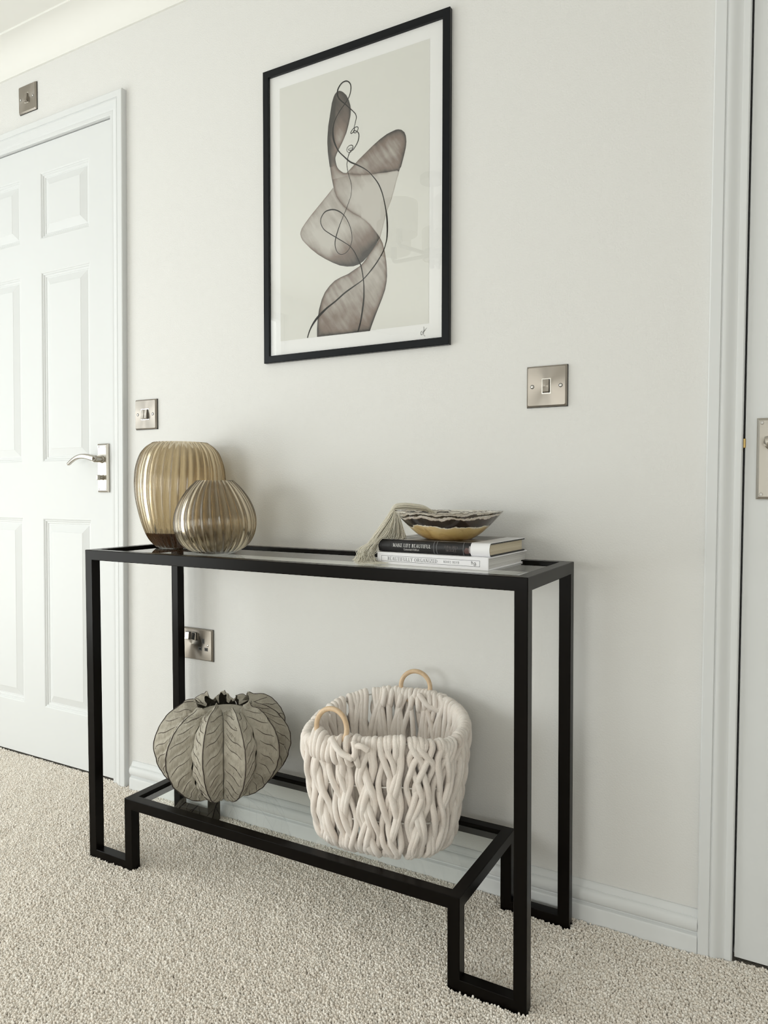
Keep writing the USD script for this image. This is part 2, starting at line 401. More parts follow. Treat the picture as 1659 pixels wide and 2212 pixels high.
# coving: hollow quarter round between wall and ceiling, with a small step at each edge
c = .081; a = np.linspace(0, np.pi/2, 16)
arc = [(-c+.004+(c-.008)*(1-math.cos(t))*1.0, 0) for t in a]
prof = [(0, ZC-c), (-.006, ZC-c), (-.006, ZC-c+.003)]
prof += [(-.006-(c-.012)*(1-math.cos(t)), ZC-c+.003+(c-.009)*math.sin(t)) for t in a[1:]]
prof += [(-c+.003, ZC-.006), (-c, ZC-.006), (-c, ZC), (0, ZC)]
single('trim_5', prism_x(Polygon(prof), XL, XR), 'ceiling_paint', kind='structure', smooth=25)

# skirting board with a torus moulding
def skirting(x0, x1):
    t = np.linspace(-np.pi/2, np.pi/2, 10)
    p = [(0, -.004), (-.0185, -.004), (-.0185, .034), (-.0165, .0385), (-.0105, .0415), (-.0105, .0445)]
    p += [(-.0105-.0085*math.cos(s), .0582+.0137*math.sin(s)) for s in t]
    p += [(-.0105, .0735), (-.0085, .0760), (-.0065, .0815), (-.003, .0845), (0, .0845)]
    return prism_x(Polygon(p), x0, x1)
single('baseboard_back', skirting(-.2235, 1.3330), 'white_gloss', kind='structure', smooth=30)
single('baseboard_back', skirting(XL, -1.1345), 'white_gloss', kind='structure', smooth=30)
single('baseboard_back', skirting(2.2245, XR), 'white_gloss', kind='structure', smooth=30)

# architraves: ogee section mitred round each door
def architrave(x0, x1, zt, k):
    prof = [(0, 0), (0, .0075), (.002, .0095), (.010, .0095), (.013, .0082)]
    prof += [(.013+.021*t, .0082+.0085*(t*t*(3-2*t))) for t in np.linspace(.1, 1, 9)]
    prof += [(.0365, .0167), (.0385, .0150), (.0395, .0150), (.0405, .0178), (.058, .0182), (.060, .0165), (.060, 0)]
    R = []
    for (w, d) in prof: R.append([(x0-w, -d, -.004), (x0-w, -d, zt+w), (x1+w, -d, zt+w), (x1+w, -d, -.004)])
    R = np.array(R).transpose(1, 0, 2)      # stations x profile
    V = R.reshape(-1, 3); n, m = R.shape[:2]
    i, j = np.meshgrid(np.arange(n-1), np.arange(m), indexing='ij'); j2 = (j+1) % m
    F = tri(np.stack([i*m+j, (i+1)*m+j, (i+1)*m+j2, i*m+j2], -1).reshape(-1, 4))
    return lean((V, F), k)
def lining(x0, x1, zt, k):
    g = .0035; a, b = x0-g, x1+g
    m = cat(slab((a-.02, 0, -.004), (a, .13, zt+g)), slab((b, 0, -.004), (b+.02, .13, zt+g)), slab((a-.02, 0, zt+g), (b+.02, .13, zt+g+.02)))
    st = cat(slab((a-.02, .038, -.004), (a+.012, .056, zt+g)), slab((b-.012, .038, -.004), (b+.02, .056, zt+g)), slab((a-.02, .038, zt+g-.012), (b+.02, .056, zt+g+.02)))   # door stops
    return lean(cat(m, st), k)
for (x0, x1, zt, k) in ((D1X0, D1X1, D1Z, L1), (D2X0, D2X1, D2Z, L2)):
    single('trim_1' if x0 < 0 else 'trim_2', architrave(x0-.0038, x1+.0038, zt+.0038, k), 'white_gloss', kind='structure', smooth=28)
    single('trim_3' if x0 < 0 else 'trim_4', lining(x0, x1, zt, k), 'white_gloss', kind='structure')

# doors: moulded six-panel leaves
def door_leaf(x0, x1, zt, k, y=.0015):
    W = x1-x0; z0 = .010
    cols = [(x1-.331, x1-.1015), (x1-.6605, x1-.4365)]
    rows = [(1.6935, 1.9005), (.9835, 1.588), (.1825, .8005)]
    leaf = sbox(x0, z0, x1, zt); holes = [sbox(c0, r0, c1, r1) for (c0, c1) in cols for (r0, r1) in rows]
    body = prism_y(leaf.difference(unary_union(holes)), y, y+.035)
    ps = []
    for (c0, c1) in cols:
        for (r0, r1) in rows:
            rings = []
            for (i, d) in ((-.001, .012), (0, 0), (.003, .0015), (.0045, .0035), (.0075, .0040), (.010, .0070), (.0145, .0078), (.016, .0095), (.019, .0095), (.021, .0085), (.0415, .0015), (.0425, .0008), (.046, .0008)):
                rings.append([(c0+i, y+d, r0+i), (c1-i, y+d, r0+i), (c1-i, y+d, r1-i), (c0+i, y+d, r1-i)])
            m = rings_to_mesh(rings)
            ps.append(lean(m, k))
    return lean(body, k), ps
def round_screw(p, r=.0032, d=.0012):
    a = cyl((p[0], p[1], p[2]), (p[0], p[1]-d, p[2]), r, 16, r*.7)
    s = slab((p[0]-r*.7, p[1]-d-.0002, p[2]-.0004), (p[0]+r*.7, p[1]-d+.0004, p[2]+.0004))
    return a
for n, (x0, x1, zt, k) in enumerate(((D1X0, D1X1, D1Z, L1), (D2X0, D2X1, D2Z, L2)), 1):
    d = Thing('door_%d' % n, ((x0+x1)/2, .0015, 0), kind='structure', label='white six-panel door beyond the left end of the console table' if n == 1 else 'white door cut off by the right edge, by the light switch')
    body, ps = door_leaf(x0, x1, zt, k)
    d.part('door_leaf', body, 'white_gloss')
    for p in ps: d.part('panel', p, 'white_gloss')
    if n == 1:
        px0, px1, pz0, pz1 = -.3615, -.3150, .8865, 1.0333; k0 = k*.96
        px0, px1 = px0, px1; sx = -.3385; sz = .986
    else:
        px0, px1, pz0, pz1 = 1.4192, 1.4672, .8805, 1.0290; sx = 1.4435; sz = .982
    hp = d.part('door_handle', cat(cbox((px0, -.0035, pz0), (px1, .0014, pz1), .0008),
                    rings_to_mesh([[(px0, -.0035, pz0), (px1, -.0035, pz0), (px1, -.0035, pz1), (px0, -.0035, pz1)],
                                   [(px0+.0048, -.0080, pz0+.0048), (px1-.0048, -.0080, pz0+.0048), (px1-.0048, -.0080, pz1-.0048), (px0+.0048, -.0080, pz1-.0048)]])), 'satin_nickel', label='satin nickel lever handle on a plate')
    for (a, b) in ((px0+.0085, pz0+.009), (px1-.0085, pz0+.009), (px0+.0085, pz1-.009), (px1-.0085, pz1-.009)):
        d.part('screw', round_screw((a, -.0079, b)), 'screw_metal', parent=hp, smooth=40)
    # neck, collar and curved lever
    sgn = -1 if n == 1 else 1
    d.part('lever_neck', cat(cyl((sx, -.008, sz), (sx, -.0125, sz), .0115, 28, .0105, .0008), cyl((sx, -.012, sz), (sx, -.040, sz), .0095, 28)), 'satin_nickel', parent=hp, smooth=40)
    t = np.linspace(0, 1, 36); Lr = .124
    cx_ = sx-sgn*.008+sgn*Lr*t; cz_ = sz+.001+.010*np.sin(np.pi*np.clip(t*1.02, 0, 1))**1.0-.014*t**2.2; cy_ = -.040-.006*np.sin(np.pi*t)+.004*t
    w = (.0098*(1-.42*t)); h = .0095*(1-.55*t**.8)+.0005
    th = np.linspace(0, 2*np.pi, 21)[:-1]
    P = np.column_stack([cx_, cy_, cz_]); T = np.gradient(P, axis=0); T /= np.linalg.norm(T, axis=1, keepdims=True)
    Nn = np.cross(T, np.array([0, 1.0, 0])); Nn /= np.linalg.norm(Nn, axis=1, keepdims=True); Bn = np.cross(T, Nn)
    rings = [(P[i]+np.outer(np.sign(np.cos(th))*np.abs(np.cos(th))**.8*h[i], Nn[i])+np.outer(np.sign(np.sin(th))*np.abs(np.sin(th))**.8*w[i], Bn[i])) for i in range(36)]
    if sgn > 0: rings = [r[::-1] for r in rings]
    lv = rings_to_mesh(rings); lv2 = rings_to_mesh([rings[0][::-1]*1.0, (rings[0][::-1]-rings[0].mean(0))*.2+rings[0].mean(0)-T[0]*.004])
    d.part('lever', cat(lv, lv2), 'satin_nickel', parent=hp, smooth=45)
    if n == 1:
        d.part('thumb_turn', cat(cyl((sx+.002, -.0079, .931), (sx+.002, -.0105, .931), .0085, 24, .008), cyl((sx+.002, -.010, .931), (sx+.002, -.019, .931), .0068, 24, .0062), cbox((sx-.001, -.028, .9235), (sx+.005, -.017, .9385), .001)), 'satin_nickel', parent=hp, smooth=40)
# latch of the right door and its strike plate in the frame
lt = Thing('door_latch', (D2X0, 0, .985), 'brass latch and steel strike plate in the gap of the right-hand door', 'latch')
lt.part('strike_plate', cat(slab((1.3905, -.0012, .9715), (1.3968, .0010, .9985)), slab((1.3962, -.0012, .9685), (1.3970, .016, 1.0015))), 'satin_nickel')
lt.part('bolt', cbox((1.3966, -.0005, .9755), (1.4012, .010, .9930), .0008), 'brass', label='brass bolt')

# window in the left wall: frame, mullion and panes
wn = Thing('window_1', (XL-.11, (WY0+WY1)/2, WZ0), kind='structure', label='white framed full-height glazed window in the left wall')
fy0, fy1, fz0, fz1 = WY0, WY1, WZ0, WZ1; x0, x1 = XL-.075, XL-.03
for (a, b) in (((x0, fy0, fz0), (x1, fy1, fz0+.05)), ((x0, fy0, fz1-.05), (x1, fy1, fz1)), ((x0, fy0, fz0+.05), (x1, fy0+.05, fz1-.05)), ((x0, fy1-.05, fz0+.05), (x1, fy1, fz1-.05))):
    wn.part('window_frame', cbox(a, b, .002), 'white_gloss')
wn.part('mullion', cbox((x0, (fy0+fy1)/2-.03, fz0+.05), (x1, (fy0+fy1)/2+.03, fz1-.05), .002), 'white_gloss')
wn.part('window_sill', cbox((XL-.03, fy0-.03, fz0-.022), (XL+.09, fy1+.03, fz0), .004), 'white_gloss')
wn.part('pane', slab((x0+.018, fy0+.04, fz0+.04), (x0+.022, fy1-.04, fz1-.04)), 'clear_glass')

for k_, (VX0, VX1, VZ0, VZ1, pw_) in enumerate(FRONT):
    wf_ = Thing('window_%d' % (k_+2), ((VX0+VX1)/2, YF-.05, VZ0), kind='structure', label=('white framed window in the wall facing the console table, nearer the left wall', 'white framed window in the wall facing the console table, nearer the right wall')[k_])
    y0_, y1_ = YF-.075, YF-.03
    for (a, b) in (((VX0, y0_, VZ0), (VX1, y1_, VZ0+.05)), ((VX0, y0_, VZ1-.05), (VX1, y1_, VZ1)), ((VX0, y0_, VZ0+.05), (VX0+.05, y1_, VZ1-.05)), ((VX1-.05, y0_, VZ0+.05), (VX1, y1_, VZ1-.05))):
        wf_.part('window_frame', cbox(a, b, .002), 'white_gloss')
    wf_.part('window_sill', cbox((VX0-.03, YF-.03, VZ0-.022), (VX1+.03, YF+.09, VZ0), .004), 'white_gloss')
    wf_.part('pane', slab((VX0+.04, y0_+.018, VZ0+.04), (VX1-.04, y0_+.022, VZ1-.04)), 'clear_glass')

# ------------------------------------------------------------------ carpet pile: short twisted tufts (stuff)
def make_carpet():
    path = '/World/carpet_pile'
    pi = UsdGeom.PointInstancer.Define(stage, path)
    setcd(pi.GetPrim(), label='pale beige cut-pile fitted carpet over the whole floor', category='carpet', kind='stuff')
    protos = []
    for k in range(6):
        r = np.random.default_rng(100+k); n = 5; t = np.linspace(0, 1, n)
        bend = r.uniform(.0008, .0024); az = r.uniform(0, 6.28)
        P = np.column_stack([bend*t**1.6*math.cos(az), bend*t**1.6*math.sin(az), -.003+t*r.uniform(.0075, .0092)])
        m = tube(P, np.array([.0014, .0017, .0020, .0021, .0016])*r.uniform(.9, 1.15), 6)
        p = usdkit.mesh(stage, path+'/tuft' + ('' if k == 0 else '_%03d' % k), m, MAT['carpet_tuft'], smooth=True)
        protos.append(p.GetPath())
    s = .0034
    xs = np.arange(-1.44, 2.1, s); ys = np.arange(-1.5, -.001, s*.866)
    gx, gy = np.meshgrid(xs, ys); gx = gx+(np.arange(len(ys)) % 2)[:, None]*s/2
    p = np.column_stack([gx.ravel(), gy.ravel(), np.zeros(gx.size)]); p[:, :2] += rng.normal(0, s*.22, (len(p), 2))
    p[:, 1] = np.minimum(p[:, 1], -.001)
    d = p-CAM; zz = d@fwd
    u = WPX/2+FPX*(d@right)/np.maximum(zz, .05); v = 1106-FPX*(d@up)/np.maximum(zz, .05)
    keep = (zz > .1) & (u > -330) & (u < 2000) & (v < 2500)
    dr = lambda a, b: (p[:, 0] > a+L1*0) & (p[:, 0] < b)
    keep &= ~((p[:, 1] > -.0185) & (p[:, 0] > -.2235) & (p[:, 0] < 1.333))
    for (a, b, y0, y1) in FEET: keep &= ~((p[:, 0] > a) & (p[:, 0] < b) & (p[:, 1] > y0) & (p[:, 1] < y1))
    p = p[keep]; n = len(p)
    p[:, 2] = (meshkit.noise(np.column_stack([p[:, :2]*38, np.zeros(n)]), 3)-.5)*.0022
    az = rng.uniform(0, 2*np.pi, n); tx = rng.normal(0, .20, n); ty = rng.normal(0, .20, n)
    # lay of the pile drifts in broad patches
    tx += (meshkit.noise(np.column_stack([p[:, :2]*5, np.zeros(n)]), 5)-.5)*.5; ty += (meshkit.noise(np.column_stack([p[:, :2]*5, np.ones(n)*9]), 6)-.5)*.5
    qz = np.column_stack([np.cos(az/2), 0*az, 0*az, np.sin(az/2)]); qt = np.column_stack([np.ones(n), tx/2, ty/2, 0*az]); qt /= np.linalg.norm(qt, axis=1, keepdims=True)
    w1, x1_, y1_, z1_ = qt.T; w2, x2_, y2_, z2_ = qz.T
    Q = np.column_stack([w1*w2-x1_*x2_-y1_*y2_-z1_*z2_, w1*x2_+x1_*w2+y1_*z2_-z1_*y2_, w1*y2_-x1_*z2_+y1_*w2+z1_*x2_, w1*z2_+x1_*y2_-y1_*x2_+z1_*w2])
    pi.CreatePrototypesRel().SetTargets(protos)
    pi.CreateProtoIndicesAttr(Vt.IntArray.FromNumpy(rng.integers(0, 6, n).astype(np.int32)))
    pi.CreatePositionsAttr(Vt.Vec3fArray.FromNumpy(p.astype(np.float32)))
    pi.CreateOrientationsAttr(Vt.QuathArray([Gf.Quath(float(a), float(b), float(c_), float(e)) for a, b, c_, e in Q]))
    sc = rng.uniform(.85, 1.2, (n, 1))*np.ones((1, 3))
    pi.CreateScalesAttr(Vt.Vec3fArray.FromNumpy(sc.astype(np.float32)))
    print('tufts', n)

# ------------------------------------------------------------------ console table
TW, TY0, TY1, TH, TB, TI, TS = 1.0976, -.3354, -.0334, .7513, .0240, .1231, .1719
def tt(mesh):
    """The table stands a hair askew to the wall and out of plumb."""
    v, f = vf(mesh); v = v.copy(); c_, s_ = math.cos(.0024), math.sin(.0024); x, y = v[:, 0]-.5, v[:, 1]+.2
    v[:, 0] = c_*x-s_*y+.5-.0043*v[:, 2]; v[:, 1] = s_*x+c_*y-.2; return v, f
tab = Thing('console_table', (TW/2, (TY0+TY1)/2, 0), 'black metal console table with stepped feet and two glass shelves', 'console table')
def bar(name, lo, hi): return tab.part(name, tt(cbox(lo, hi, .0011)), 'black_metal')
b, J = TB, .0025      # bars run J into each other, as welded
for y0 in (TY0, TY1-b):
    bar('top_rail', (0, y0, TH-b), (TW, y0+b, TH))
for x0 in (0, TW-b):
    bar('top_rail', (x0, TY0+b-J, TH-b), (x0+b, TY1-b+J, TH))
for y0 in (TY0, TY1-b):
    for s in (0, 1):
        X = lambda a0, a1: (a0, a1) if s == 0 else (TW-a1, TW-a0)
        a0, a1 = X(0, b); bar('leg', (a0, y0, 0), (a1, y0+b, TH-b+J))
        a0, a1 = X(b-J, TI+J); bar('foot_bar', (a0, y0, 0), (a1, y0+b, b))
        a0, a1 = X(TI, TI+b); bar('shelf_leg', (a0, y0, 0), (a1, y0+b, TS-b+J))
    bar('shelf_rail', (TI, y0, TS-b), (TW-TI, y0+b, TS))
for x0 in (TI, TW-TI-b):
    bar('shelf_rail', (x0, TY0+b-J, TS-b), (x0+b, TY1-b+J, TS))
GT, GS = TH-.0052, TS-.0052      # top faces of the two panes
e = .0006
tab.part('glass_top', tt(slab((b+e, TY0+b+e, GT-.005), (TW-b-e, TY1-b-e, GT))), 'clear_glass', label='clear glass pane of the table top')
tab.part('glass_shelf', tt(slab((TI+b+e, TY0+b+e, GS-.005), (TW-TI-b-e, TY1-b-e, GS))), 'clear_glass', label='clear glass pane of the lower shelf')
FEET = [(-.001, TI+b+.001, TY0-.001, TY0+b+.001), (TW-TI-b-.001, TW+.001, TY0-.001, TY0+b+.001), (-.001, TI+b+.001, TY1-b-.001, TY1+.001), (TW-TI-b-.001, TW+.001, TY1-b-.001, TY1+.001)]
make_carpet()

# ------------------------------------------------------------------ fluted glass vases
def fluted_vase(name, label, cx, cy, z0, prof, N, depth, swirl, m, wall_t, floor_t, rings=64):
    t = Thing(name, (cx, cy, z0), label, 'vase')
    pr = catmull(prof, rings)                                   # (r, z)
    n = N*10; H = pr[-1, 1]
    def outer(R, Z, T):
        s = (T*N/(2*np.pi)) % 1.0
        u = 2*s-1; fade = np.clip(Z/.012, 0, 1)
        return R-depth*fade*(1-u*u)*np.minimum(R/.08, 1), T+swirl*(Z/H)
    V, F = lathe(pr, n, outer)
    inn = pr[pr[:, 1] > floor_t]; inn = np.column_stack([inn[:, 0]-wall_t, inn[:, 1]])
    inn[-1, 1] = pr[-1, 1]
    ip = np.vstack([[0, floor_t], [inn[0, 0]*.6, floor_t], inn])
    Vi, Fi = lathe(ip, n)
    k = len(pr)
    # rim and base
    jj = np.arange(n); j2 = (jj+1) % n
    o0, i0 = (k-1)*n, len(V)+(len(ip)-1)*n
    rim = tri(np.stack([o0+jj, o0+j2, i0+j2, i0+jj], -1))
    Vall = np.vstack([V, Vi, [[0, 0, 0]]]); cb = len(Vall)-1
    base = np.stack([np.full(n, cb), j2, jj], -1)
    Fa = np.vstack([F, Fi[:, ::-1]+len(V), rim, base])
    t.part('glass_body', (Vall, Fa), m, smooth=22, local=True)
    return t
fluted_vase('tall_vase', 'tall amber fluted glass vase, the larger and rear of the pair on the table', .0915, -.1155, GT,
            [(.057, 0), (.064, .0035), (.0775, .018), (.0850, .030), (.0905, .0415), (.0985, .064), (.1045, .086), (.1095, .108), (.1135, .131), (.1155, .165), (.1135, .197), (.1085, .220), (.0995, .2430), (.0860, .2595), (.0708, .2700), (.0697, .2712)], 36, .0048, .12, 'amber_glass', .0055, .040)
fluted_vase('round_vase', 'short round smoky fluted glass vase in front of the taller amber one', .2945, -.2085, GT,
            [(.036, 0), (.046, .0025), (.066, .0120), (.0815, .0260), (.0925, .0480), (.0962, .0710), (.0930, .0970), (.0815, .1250), (.0640, .1505), (.0445, .1705), (.0433, .1718)], 30, .0046, -.16, 'smoke_glass', .0050, .008)

# ------------------------------------------------------------------ books
def book_frame(o, rot):
    c_, s_ = math.cos(rot), math.sin(rot)
    return lambda m: ((lambda v, f: (np.column_stack([o[0]+c_*v[:, 0]-s_*v[:, 1], o[1]+s_*v[:, 0]+c_*v[:, 1], o[2]+v[:, 2]]), f))(*vf(m)))
def on_spine(m, x, z, y=-.0001):
    """Lettering drawn in xy laid on a spine that faces -y: reads along +x, upright along +z."""
    v, f = vf(m); return np.column_stack([x+v[:, 0], y-v[:, 2], z+v[:, 1]]), f
def scaled(m, sx, sy):
    v, f = vf(m); return v*np.array([sx, sy, 1]), f
def text_w(text, h, width, depth=.00012, bold=False, gap=None):
    """Lettering h tall stretched to the width; gap spreads the letters."""
    if gap is None: m = vf(meshkit.text_mesh(text, h, depth, bold))
    else:
        ms, x = [], 0
        for ch in text:
            if ch == ' ': x += h*.45+gap; continue
            v, f = vf(meshkit.text_mesh(ch, h, depth, bold)); w = v[:, 0].max()-v[:, 0].min()
            v = v-[v[:, 0].min(), 0, 0]; ms.append((v+[x, 0, 0], f)); x += w+gap
        m = cat(*ms)
    v, f = m; x0, x1 = v[:, 0].min(), v[:, 0].max(); return (v-[x0, 0, 0])*[width/(x1-x0), 1, 1], f
# serif capitals drawn stroke by stroke: thick stems, thin joins, slab serifs
def serif(text, h, width, depth=.00012, weight=.15, thin=.06):
    def st(x0, y0, x1, y1, w): 
        from shapely.geometry import LineString
        return LineString([(x0, y0), (x1, y1)]).buffer(w/2, cap_style=2)
    def sf(x, y, w=.34): return sbox(x-w/2, y-.0, x+w/2, y+.055) if y < .5 else sbox(x-w/2, y-.055, x+w/2, y)
    def ring(cx, cy, rx, ry, w, t):
        o = shapely.affinity.scale(Point(0, 0).buffer(1, 24), rx, ry); i = shapely.affinity.scale(Point(0, 0).buffer(1, 24), rx-w, ry-t)
        return shapely.affinity.translate(o.difference(i), cx, cy)
    import shapely.affinity
    W, t = weight, thin
    def stem(x): return [st(x, 0, x, 1, W), sf(x, 0), sf(x, 1)]
    G = {
        'A': (.86, [st(.12, 0, .44, 1, t), st(.42, 1, .74, 0, W), st(.24, .34, .62, .34, t), sf(.12, 0, .26), sf(.74, 0, .3)]),
        'B': (.72, stem(.17)+[ring(.32, .75, .30, .25, W, t).intersection(sbox(.17, 0, 1, 1)), ring(.34, .27, .34, .27, W, t).intersection(sbox(.17, 0, 1, 1))]),
        'D': (.86, stem(.17)+[ring(.26, .5, .56, .5, W, t).intersection(sbox(.17, 0, 1, 1))]),
        'E': (.70, stem(.17)+[sbox(.17, 0, .62, t), sbox(.17, 1-t, .60, 1), sbox(.17, .5-t/2, .48, .5+t/2), sbox(.58, 0, .62, .2), sbox(.56, .8, .60, 1)]),
        'F': (.66, stem(.17)+[sbox(.17, 1-t, .60, 1), sbox(.17, .5-t/2, .48, .5+t/2), sbox(.56, .8, .60, 1)]),
        'G': (.88, [ring(.46, .5, .42, .51, W, t).difference(sbox(.62, .36, 1, .74)), sbox(.64, .0, .64+W*.9, .40), sbox(.54, .36, .92, .41)]),
        'H': (.94, stem(.17)+stem(.75)+[sbox(.17, .48, .75, .48+t)]),
        'I': (.40, stem(.19)),
        'K': (.86, stem(.17)+[st(.22, .42, .68, 1, t), st(.38, .58, .74, 0, W), sf(.76, 0, .28), sf(.68, 1, .28)]),
        'L': (.66, stem(.17)+[sbox(.17, 0, .62, t), sbox(.58, 0, .62, .22)]),
        'M': (1.08, [st(.15, 0, .15, 1, t), st(.16, 1, .52, .05, W), st(.52, .05, .88, 1, t), st(.90, 0, .90, 1, W), sf(.15, 0, .26), sf(.14, 1, .26), sf(.90, 0), sf(.92, 1, .26)]),
        'N': (.92, [st(.16, 0, .16, 1, t), st(.16, 1, .76, 0, W), st(.76, 0, .76, 1, t), sf(.16, 0, .26), sf(.14, 1, .26), sf(.76, 1, .26)]),
        'O': (.92, [ring(.45, .5, .42, .51, W, t)]),
        'R': (.84, stem(.17)+[ring(.32, .74, .31, .26, W, t).intersection(sbox(.17, 0, 1, 1)), st(.36, .5, .72, 0, W), sf(.76, 0, .22)]),
        'S': (.62, [ring(.31, .74, .25, .27, W*.8, t).difference(sbox(.31, .5, 1, .72)), ring(.31, .26, .27, .27, W*.8, t).difference(sbox(0, .28, .31, .5))]),
        'T': (.76, [st(.37, 0, .37, 1, W), sf(.37, 0), sbox(.03, 1-t, .71, 1), sbox(.03, .8, .07, 1), sbox(.67, .8, .71, 1)]),
        'U': (.88, [sbox(.15-W/2, .3, .15+W/2, 1), sbox(.72-t/2, .3, .72+t/2, 1), ring(.43, .34, .29+W/2, .36, W, t).intersection(sbox(0, -.1, 1, .34)), sf(.15, 1), sf(.72, 1, .26)]),
        'Y': (.82, [st(.12, 1, .40, .46, W), st(.68, 1, .40, .46, t), st(.40, 0, .40, .5, W), sf(.40, 0), sf(.12, 1, .3), sf(.68, 1, .26)]),
        'Z': (.74, [sbox(.06, 0, .66, t), sbox(.06, 1-t, .64, 1), st(.60, .98, .11, .02, W), sbox(.62, 0, .66, .2), sbox(.06, .8, .10, 1)]),
        'C': (.80, [ring(.46, .5, .42, .51, W, t).difference(sbox(.62, .30, 1, .70))]),
        '&': (.86, [ring(.36, .77, .2, .23, W*.7, t), ring(.36, .27, .32, .28, W*.8, t), st(.26, .64, .78, 0, W)]),
    }
    x, polys = 0, []
    for ch in text:
        if ch == ' ': x += .42; continue
        w, ps = G[ch]; polys.append(shapely.affinity.translate(unary_union(ps), x, 0)); x += w+.10
    P = unary_union(polys)
    m = trimesh.util.concatenate([trimesh.creation.extrude_polygon(g, depth, engine='earcut') for g in getattr(P, 'geoms', [P])])
    v = np.array(m.vertices); return v*[width/(x-.1), h, 1], np.array(m.faces)
import shapely.affinity

# lower, white book
WT = .0245
bk = Thing('white_book', (.8647, -.2286, GT), 'white hardback book with a boxed title on its spine, bottom of the pair', 'book')
wf = book_frame((.7421, -.2233, GT), -.0429)
L, D, T, c = .2447, .203, WT, .0026
bk.part('front_cover', wf(cbox((0, .001, T-c), (L, D, T), .0008)), 'book_white')
bk.part('back_cover', wf(cbox((0, .001, 0), (L, D, c), .0008)), 'book_white')
bk.part('spine', wf(cbox((0, 0, 0), (L, .0028, T), .0009)), 'book_white')
bk.part('pages', wf(slab((.003, .0025, c), (L-.0035, D-.004, T-c))), 'pages_white')
fx0, fx1, fz0, fz1, lw_ = .0105, .2275, .0065, .0182, .0006
frame2d = sbox(fx0, fz0, fx1, fz1).difference(sbox(fx0+lw_, fz0+lw_, fx1-lw_, fz1-lw_))
bk.part('spine_box', wf(on_spine(trimesh.creation.extrude_polygon(frame2d, .00012, engine='earcut'), 0, 0)), 'ink_grey')
bk.part('spine_title', wf(on_spine(serif('BEAUTIFULLY ORGANIZED', .0068, .1130, weight=.13, thin=.055), .0250, .0090)), 'ink_grey')
bk.part('spine_author', wf(on_spine(text_w('NIKKI BOYD', .0042, .0330, gap=.0018), .1515, .0103)), 'ink_grey')
hg = [tube(np.column_stack([p, np.full(len(p), .0001)]), .00035, 5) for p in (catmull([(0, .0072), (0, .0005)], 8), catmull([(-.0012, .0052), (.0015, .0055)], 5), catmull([(0, .003), (.002, .0045), (.0026, .0008)], 10), catmull([(.0075, .0045), (.0052, .004), (.005, .0012), (.0072, .001), (.0080, .0044), (.0078, -.0012), (.0052, -.0018), (.0048, .0002)], 24), catmull([(.0092, .0008), (.0098, .0006)], 4))]
bk.part('publisher_mark', wf(on_spine(cat(*hg), .2105, .0098)), 'ink_grey')

# upper, black book in a dust jacket
BZ = GT+WT
bk2 = Thing('black_book', (.862, -.2160, BZ), 'black hardback book with silver lettering on its spine, upper of the pair', 'book')
bf = book_frame((.7400, -.2136, BZ), -.0408)
L, D, T, c = .2448, .186, .0252, .0024
n = 22
a = np.linspace(0, np.pi, n)
def spine_section(off):     # rounded spine in (y, z)
    return [(.0075-(.0085+off)*math.sin(t), T/2-(T/2+off)*math.cos(t)) for t in a]
outer_, inner_ = spine_section(0), spine_section(-.0016)
sp_poly = Polygon(outer_+inner_[::-1])
bk2.part('spine', bf(prism_x(sp_poly, .0, L)), 'book_black', smooth=40)
bk2.part('front_cover', bf(cbox((0, .006, T-c), (L, D, T), .0008)), 'book_board')
bk2.part('back_cover', bf(cbox((0, .006, 0), (L, D, c), .0008)), 'book_board')
bk2.part('pages', bf(prism_x(Polygon([(.0040-(.0050)*math.sin(t)+.003, T/2-(T/2-c)*math.cos(t)) for t in a]+[(D-.006, T-c), (D-.006, c)]), .003, L-.0045)), 'pages_cream', label='cream page block')
bk2.part('dust_jacket', bf(slab((-.0004, .0075, T), (L-.040, D+.0004, T+.0005))), 'jacket_photo', label='printed dust jacket front')
bk2.part('jacket_panel', bf(cat(slab((L-.040, .0075, T), (L+.0004, D+.0004, T+.0005)), prism_x(Polygon([(y-.0003, z) for (y, z) in spine_section(.0004)]+spine_section(-.0002)[::-1]), L-.0385, L+.0004))), 'jacket_white', label='white end of the dust jacket', smooth=40)
def on_round(m, x, z):
    """Lettering wrapped on the rounded spine."""
    v, f = vf(m); v = v.copy(); zz = z+v[:, 1]; cs = np.clip((T/2-zz)/(T/2), -1, 1)
    y = .0075-.0085*np.sqrt(1-cs*cs)-.0002-v[:, 2]; return np.column_stack([x+v[:, 0], y, zz]), f
def bands(xs, w, m_, zlo=.0006):
    for x in xs:
        bk2.part('spine_band', bf(prism_x(Polygon([(y, z) for (y, z) in spine_section(.0003)]+spine_section(-.0002)[::-1]), x, x+w)), m_, smooth=40)
bands((.127, .1335), .0011, 'ink_grey'); bands((.0075, .0285), .0006, 'ink_black'); bands((.1905,), .0010, 'ink_grey')
bk2.part('spine_title', bf(on_round(serif('MAKE LIFE BEAUTIFUL', .0070, .0865, weight=.17, thin=.07), .0345, .0112)), 'ink_silver')
bk2.part('spine_subtitle', bf(on_round(text_w('Extended Edition', .0040, .0345), .0600, .0048)), 'ink_silver')
bk2.part('spine_author', bf(on_round(cat((lambda v, f: (v+[0, .0066, 0], f))(*serif('SYD & SHEA', .0046, .0300)), (lambda v, f: (v+[.0040, 0, 0], f))(*serif('MCGEE', .0052, .0230))), .1500, .0068)), 'ink_brown')
